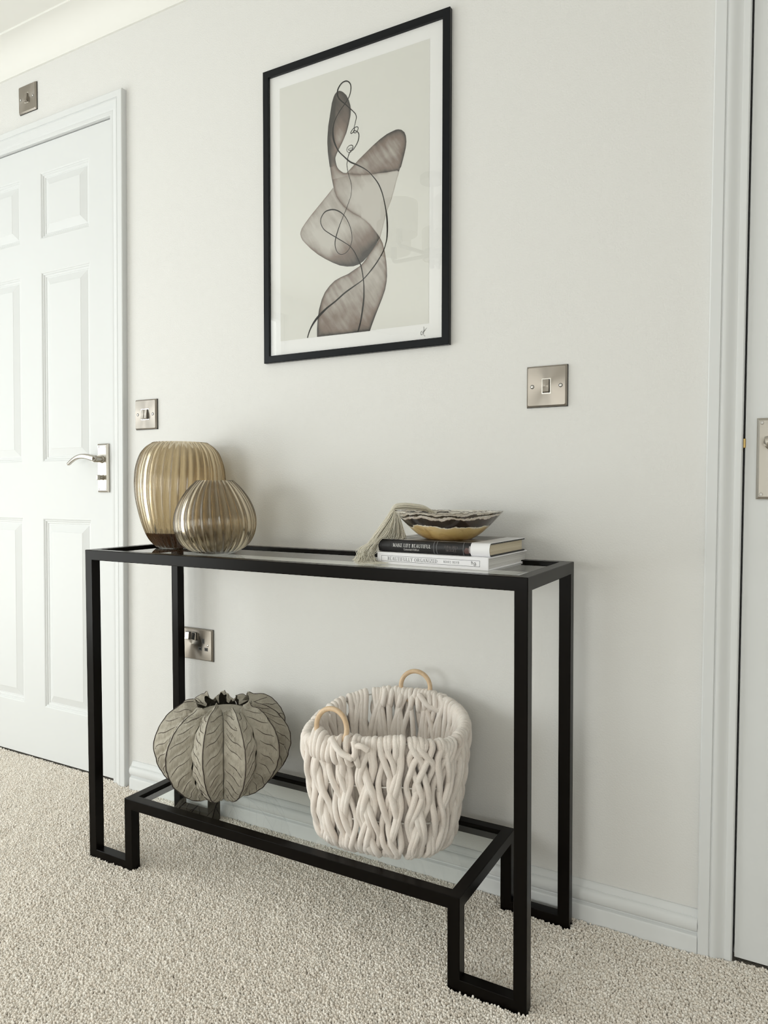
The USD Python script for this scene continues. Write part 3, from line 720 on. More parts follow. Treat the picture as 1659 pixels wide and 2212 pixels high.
# vessel photographed on the jacket's spine, and the publisher's mark
vs = Polygon([(0, .003), (.003, .0005), (.010, .0005), (.0135, .004), (.0138, .010), (.0115, .0135), (.009, .0150), (.0, .0150)])
bk2.part('spine_picture', bf(on_round((lambda P, Tt: (np.column_stack([P, np.full(len(P), .0001)]), Tt))(*fill_polygon(vs, .0012)), .2030, .0040)), 'ink_vessel')
vs2 = Polygon([(0, .001), (.008, .0015), (.010, .006), (.008, .012), (.002, .013), (-.002, .007)])
bk2.part('spine_picture', bf(on_round((lambda P, Tt: (np.column_stack([P, np.full(len(P), .00008)]), Tt))(*fill_polygon(vs2, .0012)), .1945, .0030)), 'ink_dark_red')
bk2.part('publisher_mark', bf(on_round(trimesh.creation.extrude_polygon(Polygon([(0, .0115), (.003, .0062), (0, .001), (.0014, .0062)]), .0001, engine='earcut'), .2255, .0065)), 'ink_black')
def vertical(m):
    v, f = vf(m); return np.column_stack([-v[:, 1], v[:, 0], v[:, 2]]), f
bk2.part('publisher_name', bf(on_round(cat((lambda v, f: (v+[.0032, 0, 0], f))(*vertical(text_w('HARPER', .0016, .0100, gap=.0006))), (lambda v, f: (v+[.0068, 0, 0], f))(*vertical(text_w('HORIZON', .0016, .0110, gap=.0006)))), .2290, .0070)), 'ink_black')
BTOP = BZ+T+.0005

# ------------------------------------------------------------------ onyx bowl
BC = np.array([.868, -.150, BTOP]); BH, BR = .0575, .1085
bowl = Thing('onyx_bowl', BC, 'shallow onyx bowl with black and white bands on top of the books', 'bowl')
out = catmull([(0, 0), (.030, 0), (.046, .0012), (.062, .0098), (.080, .0255), (.096, .0425), (BR, .0570), (BR+.0002, BH)], 40)
inn = catmull([(BR-.0035, BH), (BR-.0055, .0560), (.090, .0440), (.073, .0285), (.055, .0145), (.035, .0075), (0, .0065)], 36)
def wob(R, Z, T_):
    k = np.clip(Z/BH, 0, 1); return R*(1+k*(.012*np.sin(2*T_+.6)+.008*np.sin(3*T_+2)+.004*np.sin(7*T_))), T_
V, F = lathe(np.vstack([out, inn]), 120, wob)
th = np.arctan2(V[:, 1], V[:, 0]); V[:, 2] += np.clip(V[:, 2]/BH, 0, 1)**3*(.0006*np.sin(th*2+1.2)+.0004*np.sin(5*th)+.0003*np.sin(11*th+1))
bowl.part('bowl_body', (V, F), 'onyx', smooth=50, local=True)

# ------------------------------------------------------------------ silk tassel hung over the bowl's rim
ts = Thing('silk_tassel', (.735, -.215, GT), 'cream silk tassel spilling over the rim of the onyx bowl onto the table', 'tassel')
UA, WA = np.array([.873, .487, 0]), np.array([-.487, .873, 0])   # along the fall of the tassel, and into the depth of it
RL = np.array([.7725, -.2030, 0])
def strand(k, r):
    f = r.uniform(); wq = r.normal(0, 1); q = r.normal(0, 1, 8)
    def P(u, w, z): return RL+UA*u+WA*w+[0, 0, z]
    hi = r.uniform()
    pts = [P(.088+q[0]*.006, .012+.008*q[1], BC[2]+.041+.002*q[2]), P(.066, .012+.009*wq, BC[2]+BH-.001+.008*hi), P(.036, .010+.011*wq, BC[2]+BH+.0025+.012*hi),
           P(.0125, .008+.012*wq, BC[2]+BH+.0030+.0125*hi), P(-.003, .008+.012*wq, BC[2]+BH+.0005+.010*hi)]
    if r.uniform() < .36:       # hangs straight behind the rim, ends resting on the black book
        g = r.uniform(); w2 = .012+.013*wq
        pts += [P(-.004+.012*g, w2, .8440), P(-.015+.034*g, w2+.004, .8140), P(-.024+.046*g+q[3]*.002, w2+.008, BTOP+.002+.001*abs(q[4])), P(-.029+.046*g+q[3]*.003, w2+.004, BTOP+.0012)]
    else:
        w2 = .014+.008*wq
        pts += [P(-.016+.021*f, w2, .8440-.004*(1-hi)), P(-.040+.026*f+.001*q[3], w2+.002, .8085), P(-.053+.020*f+.001*q[4], w2+.003, .7890), P(-.072+.030*f+.003*q[5], w2*.9-.004, .7690+.004*hi)]
        a = r.uniform()
        e = P(-.080+.044*a+.003*q[6], -.006+.010*q[7], GT+.0045+.006*hi*(1-a))
        pts += [e]
        if r.uniform() < .7: pts += [e+UA*r.uniform(-.004, .020)+WA*r.uniform(-.016, -.002)-[0, 0, .002]]
        if r.uniform() < .35: pts += [pts[-1]+UA*r.uniform(.004, .016)+WA*r.uniform(-.006, .006)]
    C = catmull(pts, 46)
    C[:, 2] = np.maximum(C[:, 2], GT+.0007+.005*r.uniform()**3)
    C += (meshkit.noise(np.column_stack([np.linspace(0, 4, 46), np.full(46, k*1.7), np.zeros(46)]), 11)-.5)[:, None]*np.array([.0014, .0014, .0008])
    return C
rs = np.random.default_rng(21)
groups = [[], [], [], []]
for k in range(720):
    groups[k % 4].append(tube(strand(k, rs), .00050, 4, caps=False))
for g in groups: ts.part('strands', cat(*g), 'silk_strand', smooth=True, kind='stuff')
knot = BC+np.array([-.002, -.008, .040])
ts.part('tassel_head', place(lathe(catmull([(0, 0), (.007, .001), (.0105, .008), (.0095, .018), (.011, .026), (.006, .034), (0, .036)], 30), 24), knot, (.85, .45, -.12)), 'silk_strand', smooth=True)

# ------------------------------------------------------------------ leaf vase on the lower shelf
LC = np.array([.2945, -.1860, GS])
lv = Thing('leaf_vase', LC, 'dried-leaf covered pumpkin-shaped vase with dark midribs on the glass shelf', 'vase')
RID = catmull([(.046, .0005), (.074, .0050), (.112, .0290), (.146, .0700), (.1615, .1130), (.1600, .1480), (.1470, .1760), (.1260, .2000), (.0980, .2160), (.0660, .2220)], 400)
VAL = catmull([(.042, .0020), (.064, .0090), (.092, .0330), (.117, .0720), (.1290, .1130), (.1270, .1480), (.1170, .1730), (.1010, .1920), (.0820, .2030), (.0590, .2080)], 400)
NL, AZ0 = 11, math.radians(-48.2)
angs = np.radians([-15.5, 16, 53, 81, 113, 146, 180, 213, 246, -82, -49])
order = np.argsort(angs % (2*np.pi))
def leaf_surface(U, Vv, k, c, lft, rgt, off, seed):
    """Point on leaf k: U in [-1,1] across the midrib, Vv in [0,1] from foot to tip."""
    t = np.clip(Vv, 0, 1)*399; i = np.clip(t.astype(int), 0, 398); f = (t-i)[..., None]
    rid = RID[i]*(1-f)+RID[i+1]*f; val = VAL[i]*(1-f)+VAL[i+1]*f
    rid = rid*np.array([1+.030*math.sin(seed*3.1), 1+.035*math.sin(seed*7.3)])
    au = np.abs(U); g = (1-au)**1.05
    r = val[..., 0]+(rid[..., 0]-val[..., 0])*g; z = val[..., 1]+(rid[..., 1]-val[..., 1])*g
    half = np.where(U < 0, lft, rgt)
    bow = .10*np.sin(np.pi*np.clip(Vv, 0, 1)*1.1+seed)*(1-au)
    az = c+U*half*.984+bow*half*.6
    s = Vv*10.5-1.9*au*np.where(U < 0, 1.0, .9)+.25*(meshkit.noise(np.stack([U*3+seed, Vv*5, 0*U], -1), 3)-.5)
    puff = (np.abs(np.sin(np.pi*s))**.55-.55)*np.sin(np.pi*np.clip(au*.97+.02, 0, 1))**.8
    n1 = meshkit.noise(np.stack([U*5+seed*3, Vv*14, 0*U+k], -1), 5)-.5
    n2 = meshkit.noise(np.stack([U*14+seed*7, Vv*36, 0*U+k], -1), 6)-.5
    edge = np.clip((au-.62)/.38, 0, 1)*np.clip(1.15-abs(Vv-.5)*1.2, 0, 1)
    r = r+puff*.0075+n1*.0065*(.3+.7*au)+n2*.0026+edge*.0030*np.sin(Vv*41+seed)
    # tips curl and ruffle
    tip = np.clip((Vv-.86)/.14, 0, 1)
    r = r+tip*(n1*.012+.006*(1-au)*math.sin(seed*4)); z = z+tip*(n1*.014+.003*np.sin(seed*5))+tip*(1-au)*.005*math.sin(seed*9)
    az = az+tip*(meshkit.noise(np.stack([U*2+seed, Vv*3, 0*U+9], -1), 8)-.5)*.20*(1-au*.5)
    r = r+off
    return np.stack([LC[0]+r*np.cos(az), LC[1]+r*np.sin(az), LC[2]+np.maximum(z, .0008)], -1)
cs = [angs[o] % (2*np.pi) for o in order]
for kk in range(NL):
    c = cs[kk]; l = ((c-cs[kk-1]) % (2*np.pi))/2; r_ = ((cs[(kk+1) % NL]-c) % (2*np.pi))/2
    c += AZ0; seed = kk*1.37+.4
    us = np.linspace(-1, 1, 35); vs_ = np.linspace(0, 1, 84); U, Vv = np.meshgrid(us, vs_)
    O = leaf_surface(U, Vv, kk, c, l, r_, 0, seed); I = leaf_surface(U, Vv, kk, c, l, r_, -.0016, seed)
    m, n = U.shape; i, j = np.meshgrid(np.arange(m-1), np.arange(n-1), indexing='ij')
    F1 = tri(np.stack([i*n+j, i*n+j+1, (i+1)*n+j+1, (i+1)*n+j], -1).reshape(-1, 4))
    loop = np.r_[np.arange(n), np.arange(1, m)*n+n-1, (m-1)*n+np.arange(n-2, -1, -1), np.arange(m-2, 0, -1)*n]; l2 = np.roll(loop, -1)
    F2 = tri(np.stack([loop, loop+m*n, l2+m*n, l2], -1))
    lp = lv.part('leaf', (np.vstack([O.reshape(-1, 3), I.reshape(-1, 3)]), np.vstack([F1, F1[:, ::-1]+m*n, F2])), 'leaf_paper', smooth=50)
    vv = np.linspace(.004, .992, 70); mp = leaf_surface(0*vv, vv, kk, c, l, r_, .0006, seed)
    lv.part('midrib', tube(mp, np.linspace(.0013, .0007, 70), 6), 'leaf_vein', parent=lp, smooth=True, label='dark midrib')
    rv = np.random.default_rng(300+kk); ms = []
    for side in (-1, 1):
        for q in range(9):
            a0 = rv.uniform(.06, .20); a1 = rv.uniform(.75, .97); au = np.linspace(a0, a1, 16)
            s0 = q+.6+rv.uniform(-.12, .12)
            vvv = (s0+1.9*au*(1.0 if side < 0 else .9)+.10*np.sin(au*9+q))/10.5
            keep = (vvv > .01) & (vvv < .97)
            if keep.sum() < 5: continue
            P = leaf_surface(side*au[keep], vvv[keep], kk, c, l, r_, .0001, seed)
            if side < 0 and False: continue
            ms.append(tube(P, (.00055+.0002*rv.uniform())*np.sin(np.linspace(.5, 2.9, keep.sum()))+.0001, 4))
    lv.part('side_veins', cat(*ms), 'leaf_side_vein', parent=lp, smooth=True, kind='stuff')
lv.part('vase_liner', lathe(catmull([(0, .001), (.040, .001), (.055, .010), (.080, .040), (.098, .075), (.106, .111), (.103, .145), (.090, .166), (.074, .184), (.056, .197), (.030, .199), (0, .199)], 70), 60), 'leaf_paper', smooth=True, local=True, label='plain inner pot')

# ------------------------------------------------------------------ rope basket with wooden ring handles
KC = np.array([.7428, -.1865]); KA, KB, KROT = .1630, .1260, .19
KA0, KB0 = .1290, .0920
zt_deg = [0, 24, 48, 72, 96, 120, 144, 168, 192, 216, 240, 264, 288, 312, 336, 360]
zt_val = [.404, .410, .424, .436, .436, .424, .409, .395, .381, .383, .394, .402, .414, .406, .400, .404]
bas = Thing('rope_basket', (KC[0], KC[1], GS), 'cream chunky cotton rope basket with two round wooden handles', 'basket')
def rim_z(th): return np.interp(np.degrees(th) % 360, zt_deg, zt_val)
def wall_pt(th, t, off):
    """Basket wall: th round, t from 0 (foot) to 1 (rim), off outwards."""
    a = KA0+(KA-KA0)*t**.8+off; b_ = KB0+(KB-KB0)*t**.8+off; n_ = 2/2.6
    c_, s_ = np.cos(th), np.sin(th); x = a*np.sign(c_)*np.abs(c_)**n_; y = b_*np.sign(s_)*np.abs(s_)**n_
    cr, sr = math.cos(KROT), math.sin(KROT); zt = rim_z(th)
    return np.stack([KC[0]+cr*x-sr*y, KC[1]+sr*x+cr*y, GS+.012+(zt-GS-.012)*t], -1)
# equal steps round the rim
tg = np.linspace(0, 2*np.pi, 2001); pg = wall_pt(tg, np.full(2001, .7), 0); ds = np.r_[0, np.cumsum(np.linalg.norm(np.diff(pg[:, :2], axis=0), axis=1))]
def arc_th(s): return np.interp(s % 1.0, ds/ds[-1], tg)+2*np.pi*np.floor(s)
CIRC = ds[-1]; RR = .0064
rb = np.random.default_rng(77)
NP = 18
gap_front, gap_back = math.radians(249), math.radians(84)
for pl in range(NP):
    pitch = rb.uniform(.85, 1.15); ph0 = rb.uniform(0, 1)
    for st in range(3):
        for dbl in (0, 1):
            t = np.linspace(.0, 1, 46)
            phi = 2*np.pi*(t*.90*pitch+st/3+ph0)
            if pl % 2: phi = -phi
            width = 1/NP
            s = (pl+.5)*width+width*.36*(2/np.pi)*np.arcsin(.97*np.sin(phi))+(dbl-.5)*width*.16*np.cos(phi*.5+st)+(dbl-.5)*.0120/CIRC*1.05+rb.normal(0, .0008)
            flat = np.clip((t-.86)/.14, 0, 1); base_s = (pl+(st*2+dbl+.5)/6)*width
            s = s*(1-flat*.75)+base_s*flat*.75
            low = np.clip((.10-t)/.10, 0, 1); s = s*(1-low*.6)+base_s*low*.6
            off = .0068+.0050*np.sin(2*phi+.3)*(1-flat)*(1-low*.5)+.0012*dbl
            th = arc_th(s)
            up_ = wall_pt(th, t, off)
            # over the rim and down the inside
            tr = np.linspace(0, np.pi, 7)[1:-1]; thr = np.full(5, th[-1]); mid = wall_pt(thr, np.ones(5), 0)
            outp = wall_pt(thr, np.ones(5), np.cos(tr)*.0085); outp[:, 2] += np.sin(tr)*.0085+rb.uniform(0, .003)
            ti = np.linspace(1, .06, 30); lean_ = rb.normal(0, .016)+(.010 if (st+dbl) % 2 else -.010)
            thi = arc_th(np.full(30, s[-1])+lean_*np.sin((1-ti)*np.pi*.9)*1.3)
            inp = wall_pt(thi, ti, -.0080-.0045*(1+np.sin(7*ti+st*2+dbl))*.5*np.sin(np.pi*ti))
            # turned under at the foot
            tb = np.linspace(np.pi*.5, 0, 6)[:-1]; foot = wall_pt(np.full(5, th[0]), np.zeros(5), off[0]-.010+.010*np.sin(np.pi/2-tb)*1.0-.004)
            foot[:, 2] = GS+RR+.0003+.012*(1-np.sin(tb)) ; foot = np.vstack([wall_pt(np.full(1, th[0]), np.zeros(1), -.028), foot]); foot[0, 2] = GS+RR+.0003
            P = np.vstack([foot, up_[1:], outp, inp]); P[:, 2] = np.maximum(P[:, 2], GS+RR+.0002)
            P[1:-1] = .25*P[:-2]+.5*P[1:-1]+.25*P[2:]
            rad = RR*rb.uniform(.90, 1.08)*(1+.05*np.sin(np.linspace(0, 20, len(P))+pl))
            bas.part('rope', tube(P, rad, 8), 'cotton_rope', smooth=True)
# white wire frame: rim hoop, two waist hoops and uprights
hoops = []
tt_ = np.linspace(0, 2*np.pi, 97)[:-1]
for tv, off in ((1.0, 0), (.62, .003), (.30, .003)):
    hoops.append(tube(wall_pt(tt_, np.full(96, tv), off), .0016, 6, closed=True))
for k in range(8):
    q = np.full(12, k*2*np.pi/8+.35); hoops.append(tube(wall_pt(q, np.linspace(.02, 1, 12), .002), .0016, 6))
bas.part('wire_frame', cat(*hoops), 'white_wire', smooth=True, label='thin white wire frame showing between the ropes')
def handle(thc, zc, R, tilt, nloop, inward, drop):
    c0 = wall_pt(np.array([thc]), np.array([1.0]), 0.0)[0]; d = wall_pt(np.array([thc+.02]), np.array([1.0]), 0)[0]-wall_pt(np.array([thc-.02]), np.array([1.0]), 0)[0]
    d[2] = 0; d /= np.linalg.norm(d); nrm = np.array([d[1], -d[0], 0])
    upv = np.array([0, 0, 1])*math.cos(tilt)+nrm*math.sin(tilt)
    cen = np.array([c0[0], c0[1], zc])
    a_ = np.linspace(0, 2*np.pi, 65)[:-1]
    bas.part('ring_handle', tube(cen+R*(np.cos(a_)[:, None]*d+np.sin(a_)[:, None]*upv), .0051, 12, closed=True), 'ring_wood', smooth=True, label='round wooden ring handle')
    for k in range(nloop):      # rope lashed round the rim and the ring
        f = (k-(nloop-1)/2)*.0133
        low = cen-upv*R*math.sqrt(max(0, 1-min(.95, (f/R)**2))) if abs(f) < R else cen
        ztop = zc-math.sqrt(max(R*R-f*f, 1e-6))+.0095 if abs(f) < R*.95 else zc-R*.3
        h = .5*(ztop-(c0[2]-drop)); zc2 = .5*(ztop+(c0[2]-drop)); h = max(h, .016)
        al = np.linspace(0, 2*np.pi, 27)[:-1]; wdt = .0190+rb.uniform(-.001, .001)
        sk = (.12 if k < nloop/2 else -.22)*(.6+.4*rb.uniform())
        base = wall_pt(np.array([thc+f/np.hypot(KA, KB)*1.25]), np.array([1.0]), 0)[0]; bb = np.array([base[0], base[1], zc2])
        L_ = bb+np.outer(np.cos(al)*wdt, nrm)+np.outer(np.sin(al)*h, [0, 0, 1])+np.outer(np.sin(al)*h*sk, d)+np.outer(np.cos(al)*.0045, d)
        bas.part('lashing', tube(L_, RR*.95, 8, closed=True), 'cotton_rope', smooth=True)
    return cen, d, nrm, c0
# front and back handles
for (thc, zc, R, tilt, nl, drop, s1) in ((gap_front, .428, .0365, -.10, 9, .034, 1), (gap_back, .4535, .0345, .08, 8, .030, -1)):
    cen, d, nrm, c0 = handle(thc, zc, R, tilt, nl, 0, drop)
    out_ = nrm if s1 > 0 else -nrm
    e1 = cen+d*(.052)*(1)+out_*.016 if s1 > 0 else cen-d*.050-nrm*.016
    sd = d if s1 > 0 else -d
    # knotted rope ends beside the ring
    for (pa, pb, pc) in (((-.002, .023, .012), (.020, .026, -.010), (.046, .020, -.021)), ((.044, .016, -.022), (.052, .020, -.006), (.046, .017, .012)), ((.052, .018, .004), (.064, .017, .006), (.076, .011, -.002))):
        pts = [cen-np.array([0, 0, R*.62])+sd*(x+.018)+out_*y+np.array([0, 0, z]) for (x, y, z) in (pa, pb, pc)]
        bas.part('rope_end', tube(catmull(pts, 14), RR*.97, 8), 'cotton_rope', smooth=True)

# ------------------------------------------------------------------ framed print
FX0, FX1, FZ0, FZ1, FD = .2845, .8050, 1.2213, 1.9588, .0125
pic = Thing('framed_print', ((FX0+FX1)/2, 0, FZ0), 'slim black framed abstract figure print hung above the console table', 'picture')
w = .0178
def mitred(p):      # p: four outer corners order, one rail as a mitred bar
    (ax, az), (bx, bz), (cx, cz), (dx, dz) = p; y0, y1, ch = -FD, -.0004, .0012
    return m3.Manifold.hull_points(np.array([(x, y, z) for (x, z) in p for y in (y0+ch, y1)]+[(x+(mx-x)*.06, y0, z+(mz-z)*.06) for (x, z), (mx, mz) in (((ax, az), (dx, dz)), ((bx, bz), (cx, cz)), ((cx, cz), (bx, bz)), ((dx, dz), (ax, az)))]))
o = [(FX0, FZ0), (FX1, FZ0), (FX1, FZ1), (FX0, FZ1)]; i_ = [(FX0+w, FZ0+w), (FX1-w, FZ0+w), (FX1-w, FZ1-w), (FX0+w, FZ1-w)]
for k in range(4):
    pic.part('frame_rail', mitred([o[k], o[(k+1) % 4], i_[(k+1) % 4], i_[k]]), 'frame_black')
pic.part('backing', slab((FX0+.006, -.0045, FZ0+.006), (FX1-.006, -.0008, FZ1-.006)), 'paper_white', label='white paper border of the print')
PC = (.5435, 1.591)
PX0, PX1, PZ0, PZ1 = .3330, .7525, 1.2750, 1.9085
def flat(P, T, y, th_=.00005):
    n = len(P); V = np.column_stack([P[:, 0], np.full(n, y), P[:, 1]]); return V, T
P_, T_ = fill_polygon(sbox(PX0, PZ0, PX1, PZ1), .05)
pic.part('print_ground', flat(P_, T_, -.0048), 'print_ground')
SHAPES = {
'torso': [(-32.3,265.9),(-38.5,264.9),(-43.7,261.7),(-47.9,255.4),(-53.2,242.0),(-58.5,215.7),(-63.8,189.3),(-66.0,165.5),(-66.4,149.9),(-65.0,127.0),(-62.3,109.0),(-59.7,91.7),(-58.7,91.0),(-54.5,65.8),(-50.3,47.6),(-46.2,31.1),(-39.9,16.0),(-30.5,2.0),(-20.2,-10.3),(-9.8,-20.0),(6.6,-32.5),(22.8,-42.3),(38.9,-53.7),(52.9,-66.4),(62.8,-78.2),(72.7,-90.9),(81.5,-103.0),(86.4,-87.4),(92.2,-68.2),(97.0,-52.4),(102.8,-38.4),(111.5,-20.0),(119.1,1.8),(124.8,20.5),(129.5,32.7),(131.4,39.8),(126.7,43.2),(115.2,44.0),(99.8,44.7),(80.4,47.1),(60.8,48.7),(36.9,52.0),(10.7,59.5),(-3.6,63.5),(-11.8,66.4),(-20.1,68.7),(-27.3,74.0),(-32.5,78.5),(-36.7,83.7),(-39.8,90.5),(-42.3,99.7),(-43.9,110.4),(-44.0,103.2),(-42.9,110.8),(-38.7,119.4),(-32.4,128.3),(-22.1,143.2),(-11.7,161.4),(-5.6,178.7),(-0.4,197.9),(1.0,211.2),(-0.4,223.5),(-4.5,236.4),(-11.7,250.2),(-21.9,260.6),(-27.1,263.8)],
    'wing': [(-11.8,66.4),(-1.6,72.9),(10.7,81.4),(20.8,89.2),(40.9,101.7),(60.7,114.1),(80.3,124.7),(99.7,132.6),(115.1,135.6),(122.7,136.8),(129.3,136.2),(137.8,133.0),(145.4,126.0),(149.2,116.9),(150.7,103.5),(149.2,90.7),(145.5,76.8),(140.8,61.4),(137.1,49.7),(134.2,46.6),(131.4,39.8),(126.7,43.2),(115.2,44.0),(99.8,44.7),(80.4,47.1),(60.8,48.7),(36.9,52.0),(10.7,59.5),(-3.6,63.5)],
    'hip': [(-49.3,39.5),(-59.9,30.3),(-76.9,16.1),(-96.3,0.4),(-115.8,-15.4),(-133.5,-31.9),(-143.4,-42.6),(-147.2,-50.9),(-147.9,-56.2),(-145.7,-63.8),(-141.3,-71.7),(-133.6,-80.1),(-116.1,-97.2),(-94.4,-114.8),(-72.9,-128.7),(-51.7,-140.7),(-30.7,-150.8),(-10.0,-156.5),(8.5,-158.3),(22.8,-156.2),(34.9,-151.1),(46.9,-141.9),(58.9,-130.1),(70.7,-116.8),(78.6,-106.2),(81.5,-103.0),(72.7,-90.9),(62.8,-78.2),(52.9,-66.4),(38.9,-53.7),(22.8,-42.3),(6.6,-32.5),(-9.8,-20.0),(-20.2,-10.3),(-30.5,2.0),(-39.9,16.0),(-46.2,31.1)],
    'thigh': [(81.5,-103.0),(88.4,-116.3),(94.2,-137.4),(98.2,-159.8),(99.8,-177.0),(100.3,-195.0),(98.8,-209.3),(95.3,-225.4),(88.1,-243.2),(79.6,-260.9),(70.0,-280.7),(60.2,-302.6),(54.1,-317.3),(-98.0,-316.2),(-98.0,-296.4),(-95.8,-270.3),(-91.7,-248.8),(-83.7,-225.8),(-74.4,-209.5),(-61.2,-196.1),(-45.6,-185.2),(-27.5,-179.1),(-7.1,-174.6),(13.1,-165.8),(28.1,-159.5),(36.9,-152.3),(50.9,-137.4),(62.8,-125.7),(74.7,-112.3)],
}
STROKES = {
    'long': [(10.3,168.9),(13.8,180.9),(16.4,190.4),(13.8,199.5),(4.6,210.3),(-5.5,220.5),(-15.8,230.8),(-26.1,240.3),(-33.3,249.0),(-36.8,258.5),(-36.0,268.6),(-30.2,277.3),(-21.9,282.8),(-11.6,283.1),(-3.5,277.9),(1.0,269.0),(0.6,257.2),(-4.5,243.3),(-15.8,230.8),(-30.2,217.3),(-41.7,202.9),(-48.0,188.9),(-50.1,172.2),(-48.1,154.4),(-41.8,137.4),(-32.4,121.4),(-20.0,108.4),(-1.5,90.8),(16.8,80.1),(36.9,67.3),(50.9,55.9),(62.7,42.4),(72.6,29.5),(80.4,16.1),(88.3,-3.8),(94.1,-26.7),(99.0,-52.7),(101.0,-79.8),(100.0,-104.8),(96.2,-120.9),(90.3,-135.1),(78.6,-151.8),(60.9,-171.3),(35.5,-193.3),(10.6,-205.7),(-17.3,-219.1),(-43.1,-235.2),(-69.2,-249.3),(-93.1,-266.2),(-109.2,-282.0),(-120.1,-298.5),(-126.9,-315.5)],
    'face': [(10.3,168.9),(10.7,161.2),(2.6,156.0),(1.0,159.2),(5.6,164.9),(12.7,168.4),(20.4,167.4),(20.4,160.6),(14.8,155.1),(9.7,157.2),(8.7,161.7),(16.8,158.4),(22.4,152.5),(23.6,144.6),(19.8,131.9),(10.7,120.3),(5.6,116.4),(-2.5,118.2),(-7.3,120.4),(-0.5,122.5),(5.0,121.6),(4.6,115.7),(-2.6,112.5),(-9.7,117.2),(-10.3,123.4),(-5.6,128.3),(2.6,129.3),(7.0,124.6),(4.6,118.3),(-2.6,112.5),(-6.7,103.7),(-8.7,93.9),(-10.4,85.9),(-7.7,69.9),(-3.6,55.3),(1.5,40.5),(2.9,28.2),(1.5,11.4),(-3.7,-1.4),(-11.9,-18.8),(-22.3,-37.6),(-32.7,-58.3),(-41.1,-79.5),(-44.3,-94.6),(-42.2,-108.9),(-34.9,-120.6),(-24.4,-125.3),(-12.0,-122.4),(-1.7,-111.9),(4.1,-93.9),(1.4,-71.1),(-7.8,-48.8),(-20.2,-31.0),(-36.8,-18.5),(-53.6,-12.8),(-72.7,-14.5),(-84.5,-26.4),(-85.6,-40.3),(-77.1,-55.9),(-60.0,-69.3),(-39.0,-83.3),(-18.2,-97.2),(-1.7,-109.3),(10.6,-124.2),(20.7,-143.0),(28.8,-159.6),(33.1,-177.1),(36.0,-194.4),(37.5,-215.7),(36.8,-240.9),(33.0,-267.9),(28.1,-292.8),(20.6,-316.4)],
    'sig': [(192.7,-331.9),(189.6,-333.3),(188.7,-337.9),(190.9,-340.8),(194.1,-337.5)],
    'sig2': [(196.3,-322.5),(196.8,-329.7),(195.5,-337.6),(197.3,-342.8),(200.5,-343.8)],
    'sig3': [(191.8,-336.2),(196.8,-333.3),(203.6,-325.9)],
}
def smooth_ring(pts, keep=()):
    P = np.array(pts, float); return P
def wash_colour(P, poly, name):
    """Watercolour: pigment pools towards the edge and drifts in clouds."""
    d = shapely.distance(shapely.points(P), poly.exterior)
    q = np.column_stack([P, np.zeros(len(P))])
    n = meshkit.fbm(q/34.0, 4, 3); n2 = meshkit.fbm(np.column_stack([P[:, 0]/9+P[:, 1]/14, P[:, 1]/40, 0*P[:, 0]]), 4, 9)
    x, z = P[:, 0], P[:, 1]
    pale, brown, dark = np.array([.57, .545, .50]), np.array([.225, .172, .142]), np.array([.030, .025, .020])
    if name == 'torso':
        k = np.clip((z-20)/200, 0, 1)*.95+.10; k += .30*np.exp(-d/7)*(x < 30)+.20*np.exp(-d/3)
        k += .22*np.clip((30-x)/80, 0, 1)*(z < 60); lf = np.clip((-40-x)/22, 0, 1)*(z > 90)*.55; k += lf-.38*np.clip(1-np.abs(z-150)/60, 0, 1)*np.clip((x+50)/20, 0, 1)
        k = k+.30*(n-.5)+.25*(n2-.5)-.20*np.clip((x-20)/80, 0, 1)
    elif name == 'wing':
        k = .42+.75*np.exp(-d/9)*np.clip((x-60)/50+.25, .25, 1)+.38*np.clip((z-80)/90, 0, 1)+.45*(n-.5)+.5*(n2-.5)
    elif name == 'hip':
        k = .20+.20*np.exp(-d/9)+.85*np.clip((-55-z)/75, 0, 1)*np.clip((x+60)/110, 0, 1)**.7+.55*np.exp(-d/12)*np.clip((-75-z)/45, 0, 1)+.28*(n-.5)+.34*(n2-.5)-.20*np.exp(-((x+60)**2+(z+95)**2)/900)
    else:
        k = .30+.85*np.exp(-d/3.5)*np.clip(.35+(-150-z)/180, .25, 1)+.22*np.exp(-d/14)+.30*np.clip((-200-z)/110, 0, 1)+.45*(n-.5)+.4*(n2-.5)
    k = np.clip(k*1.28-.10+.35*np.exp(-d/2.2), 0, 1.5)[:, None]
    return np.where(k < .75, pale+(brown-pale)*(k/.75), brown+(dark-brown)*np.clip((k-.75)/.75, 0, 1))
for lay, (nm, pts) in enumerate((n_, SHAPES[n_]) for n_ in ('thigh', 'hip', 'wing', 'torso')):
    poly = Polygon(pts).buffer(0)
    poly = max(getattr(poly, 'geoms', [poly]), key=lambda g: g.area)
    poly = Polygon(poly.buffer(2.0).buffer(-2.0).exterior)
    P2, T2 = fill_polygon(poly, 1.7)
    V, F = flat(P2/1000+np.array(PC), T2, -.0049-.00004*lay)
    pic.part('brush_wash', (V, F), 'print_wash', wash=wash_colour(P2, poly, nm), label='brown watercolour shape printed on the paper')
def ribbon(pts, w0, w1, y, n):
    C = catmull(pts, n); T = np.gradient(C, axis=0); T /= np.linalg.norm(T, axis=1, keepdims=True); N = np.column_stack([-T[:, 1], T[:, 0]])
    s = np.linspace(0, 1, n); W = 1.25*(np.interp(s, np.linspace(0, 1, len(w0)), w0)*(1+.18*np.sin(s*61+1)+.12*np.sin(s*23)))[:, None]/2
    A, B_ = (C+N*W)/1000+PC, (C-N*W)/1000+PC; V = np.vstack([A, B_]); V = np.column_stack([V[:, 0], np.full(len(V), y), V[:, 1]])
    i = np.arange(n-1); F = np.stack([i, i+n, i+n+1, i+1], -1); return V, tri(F)
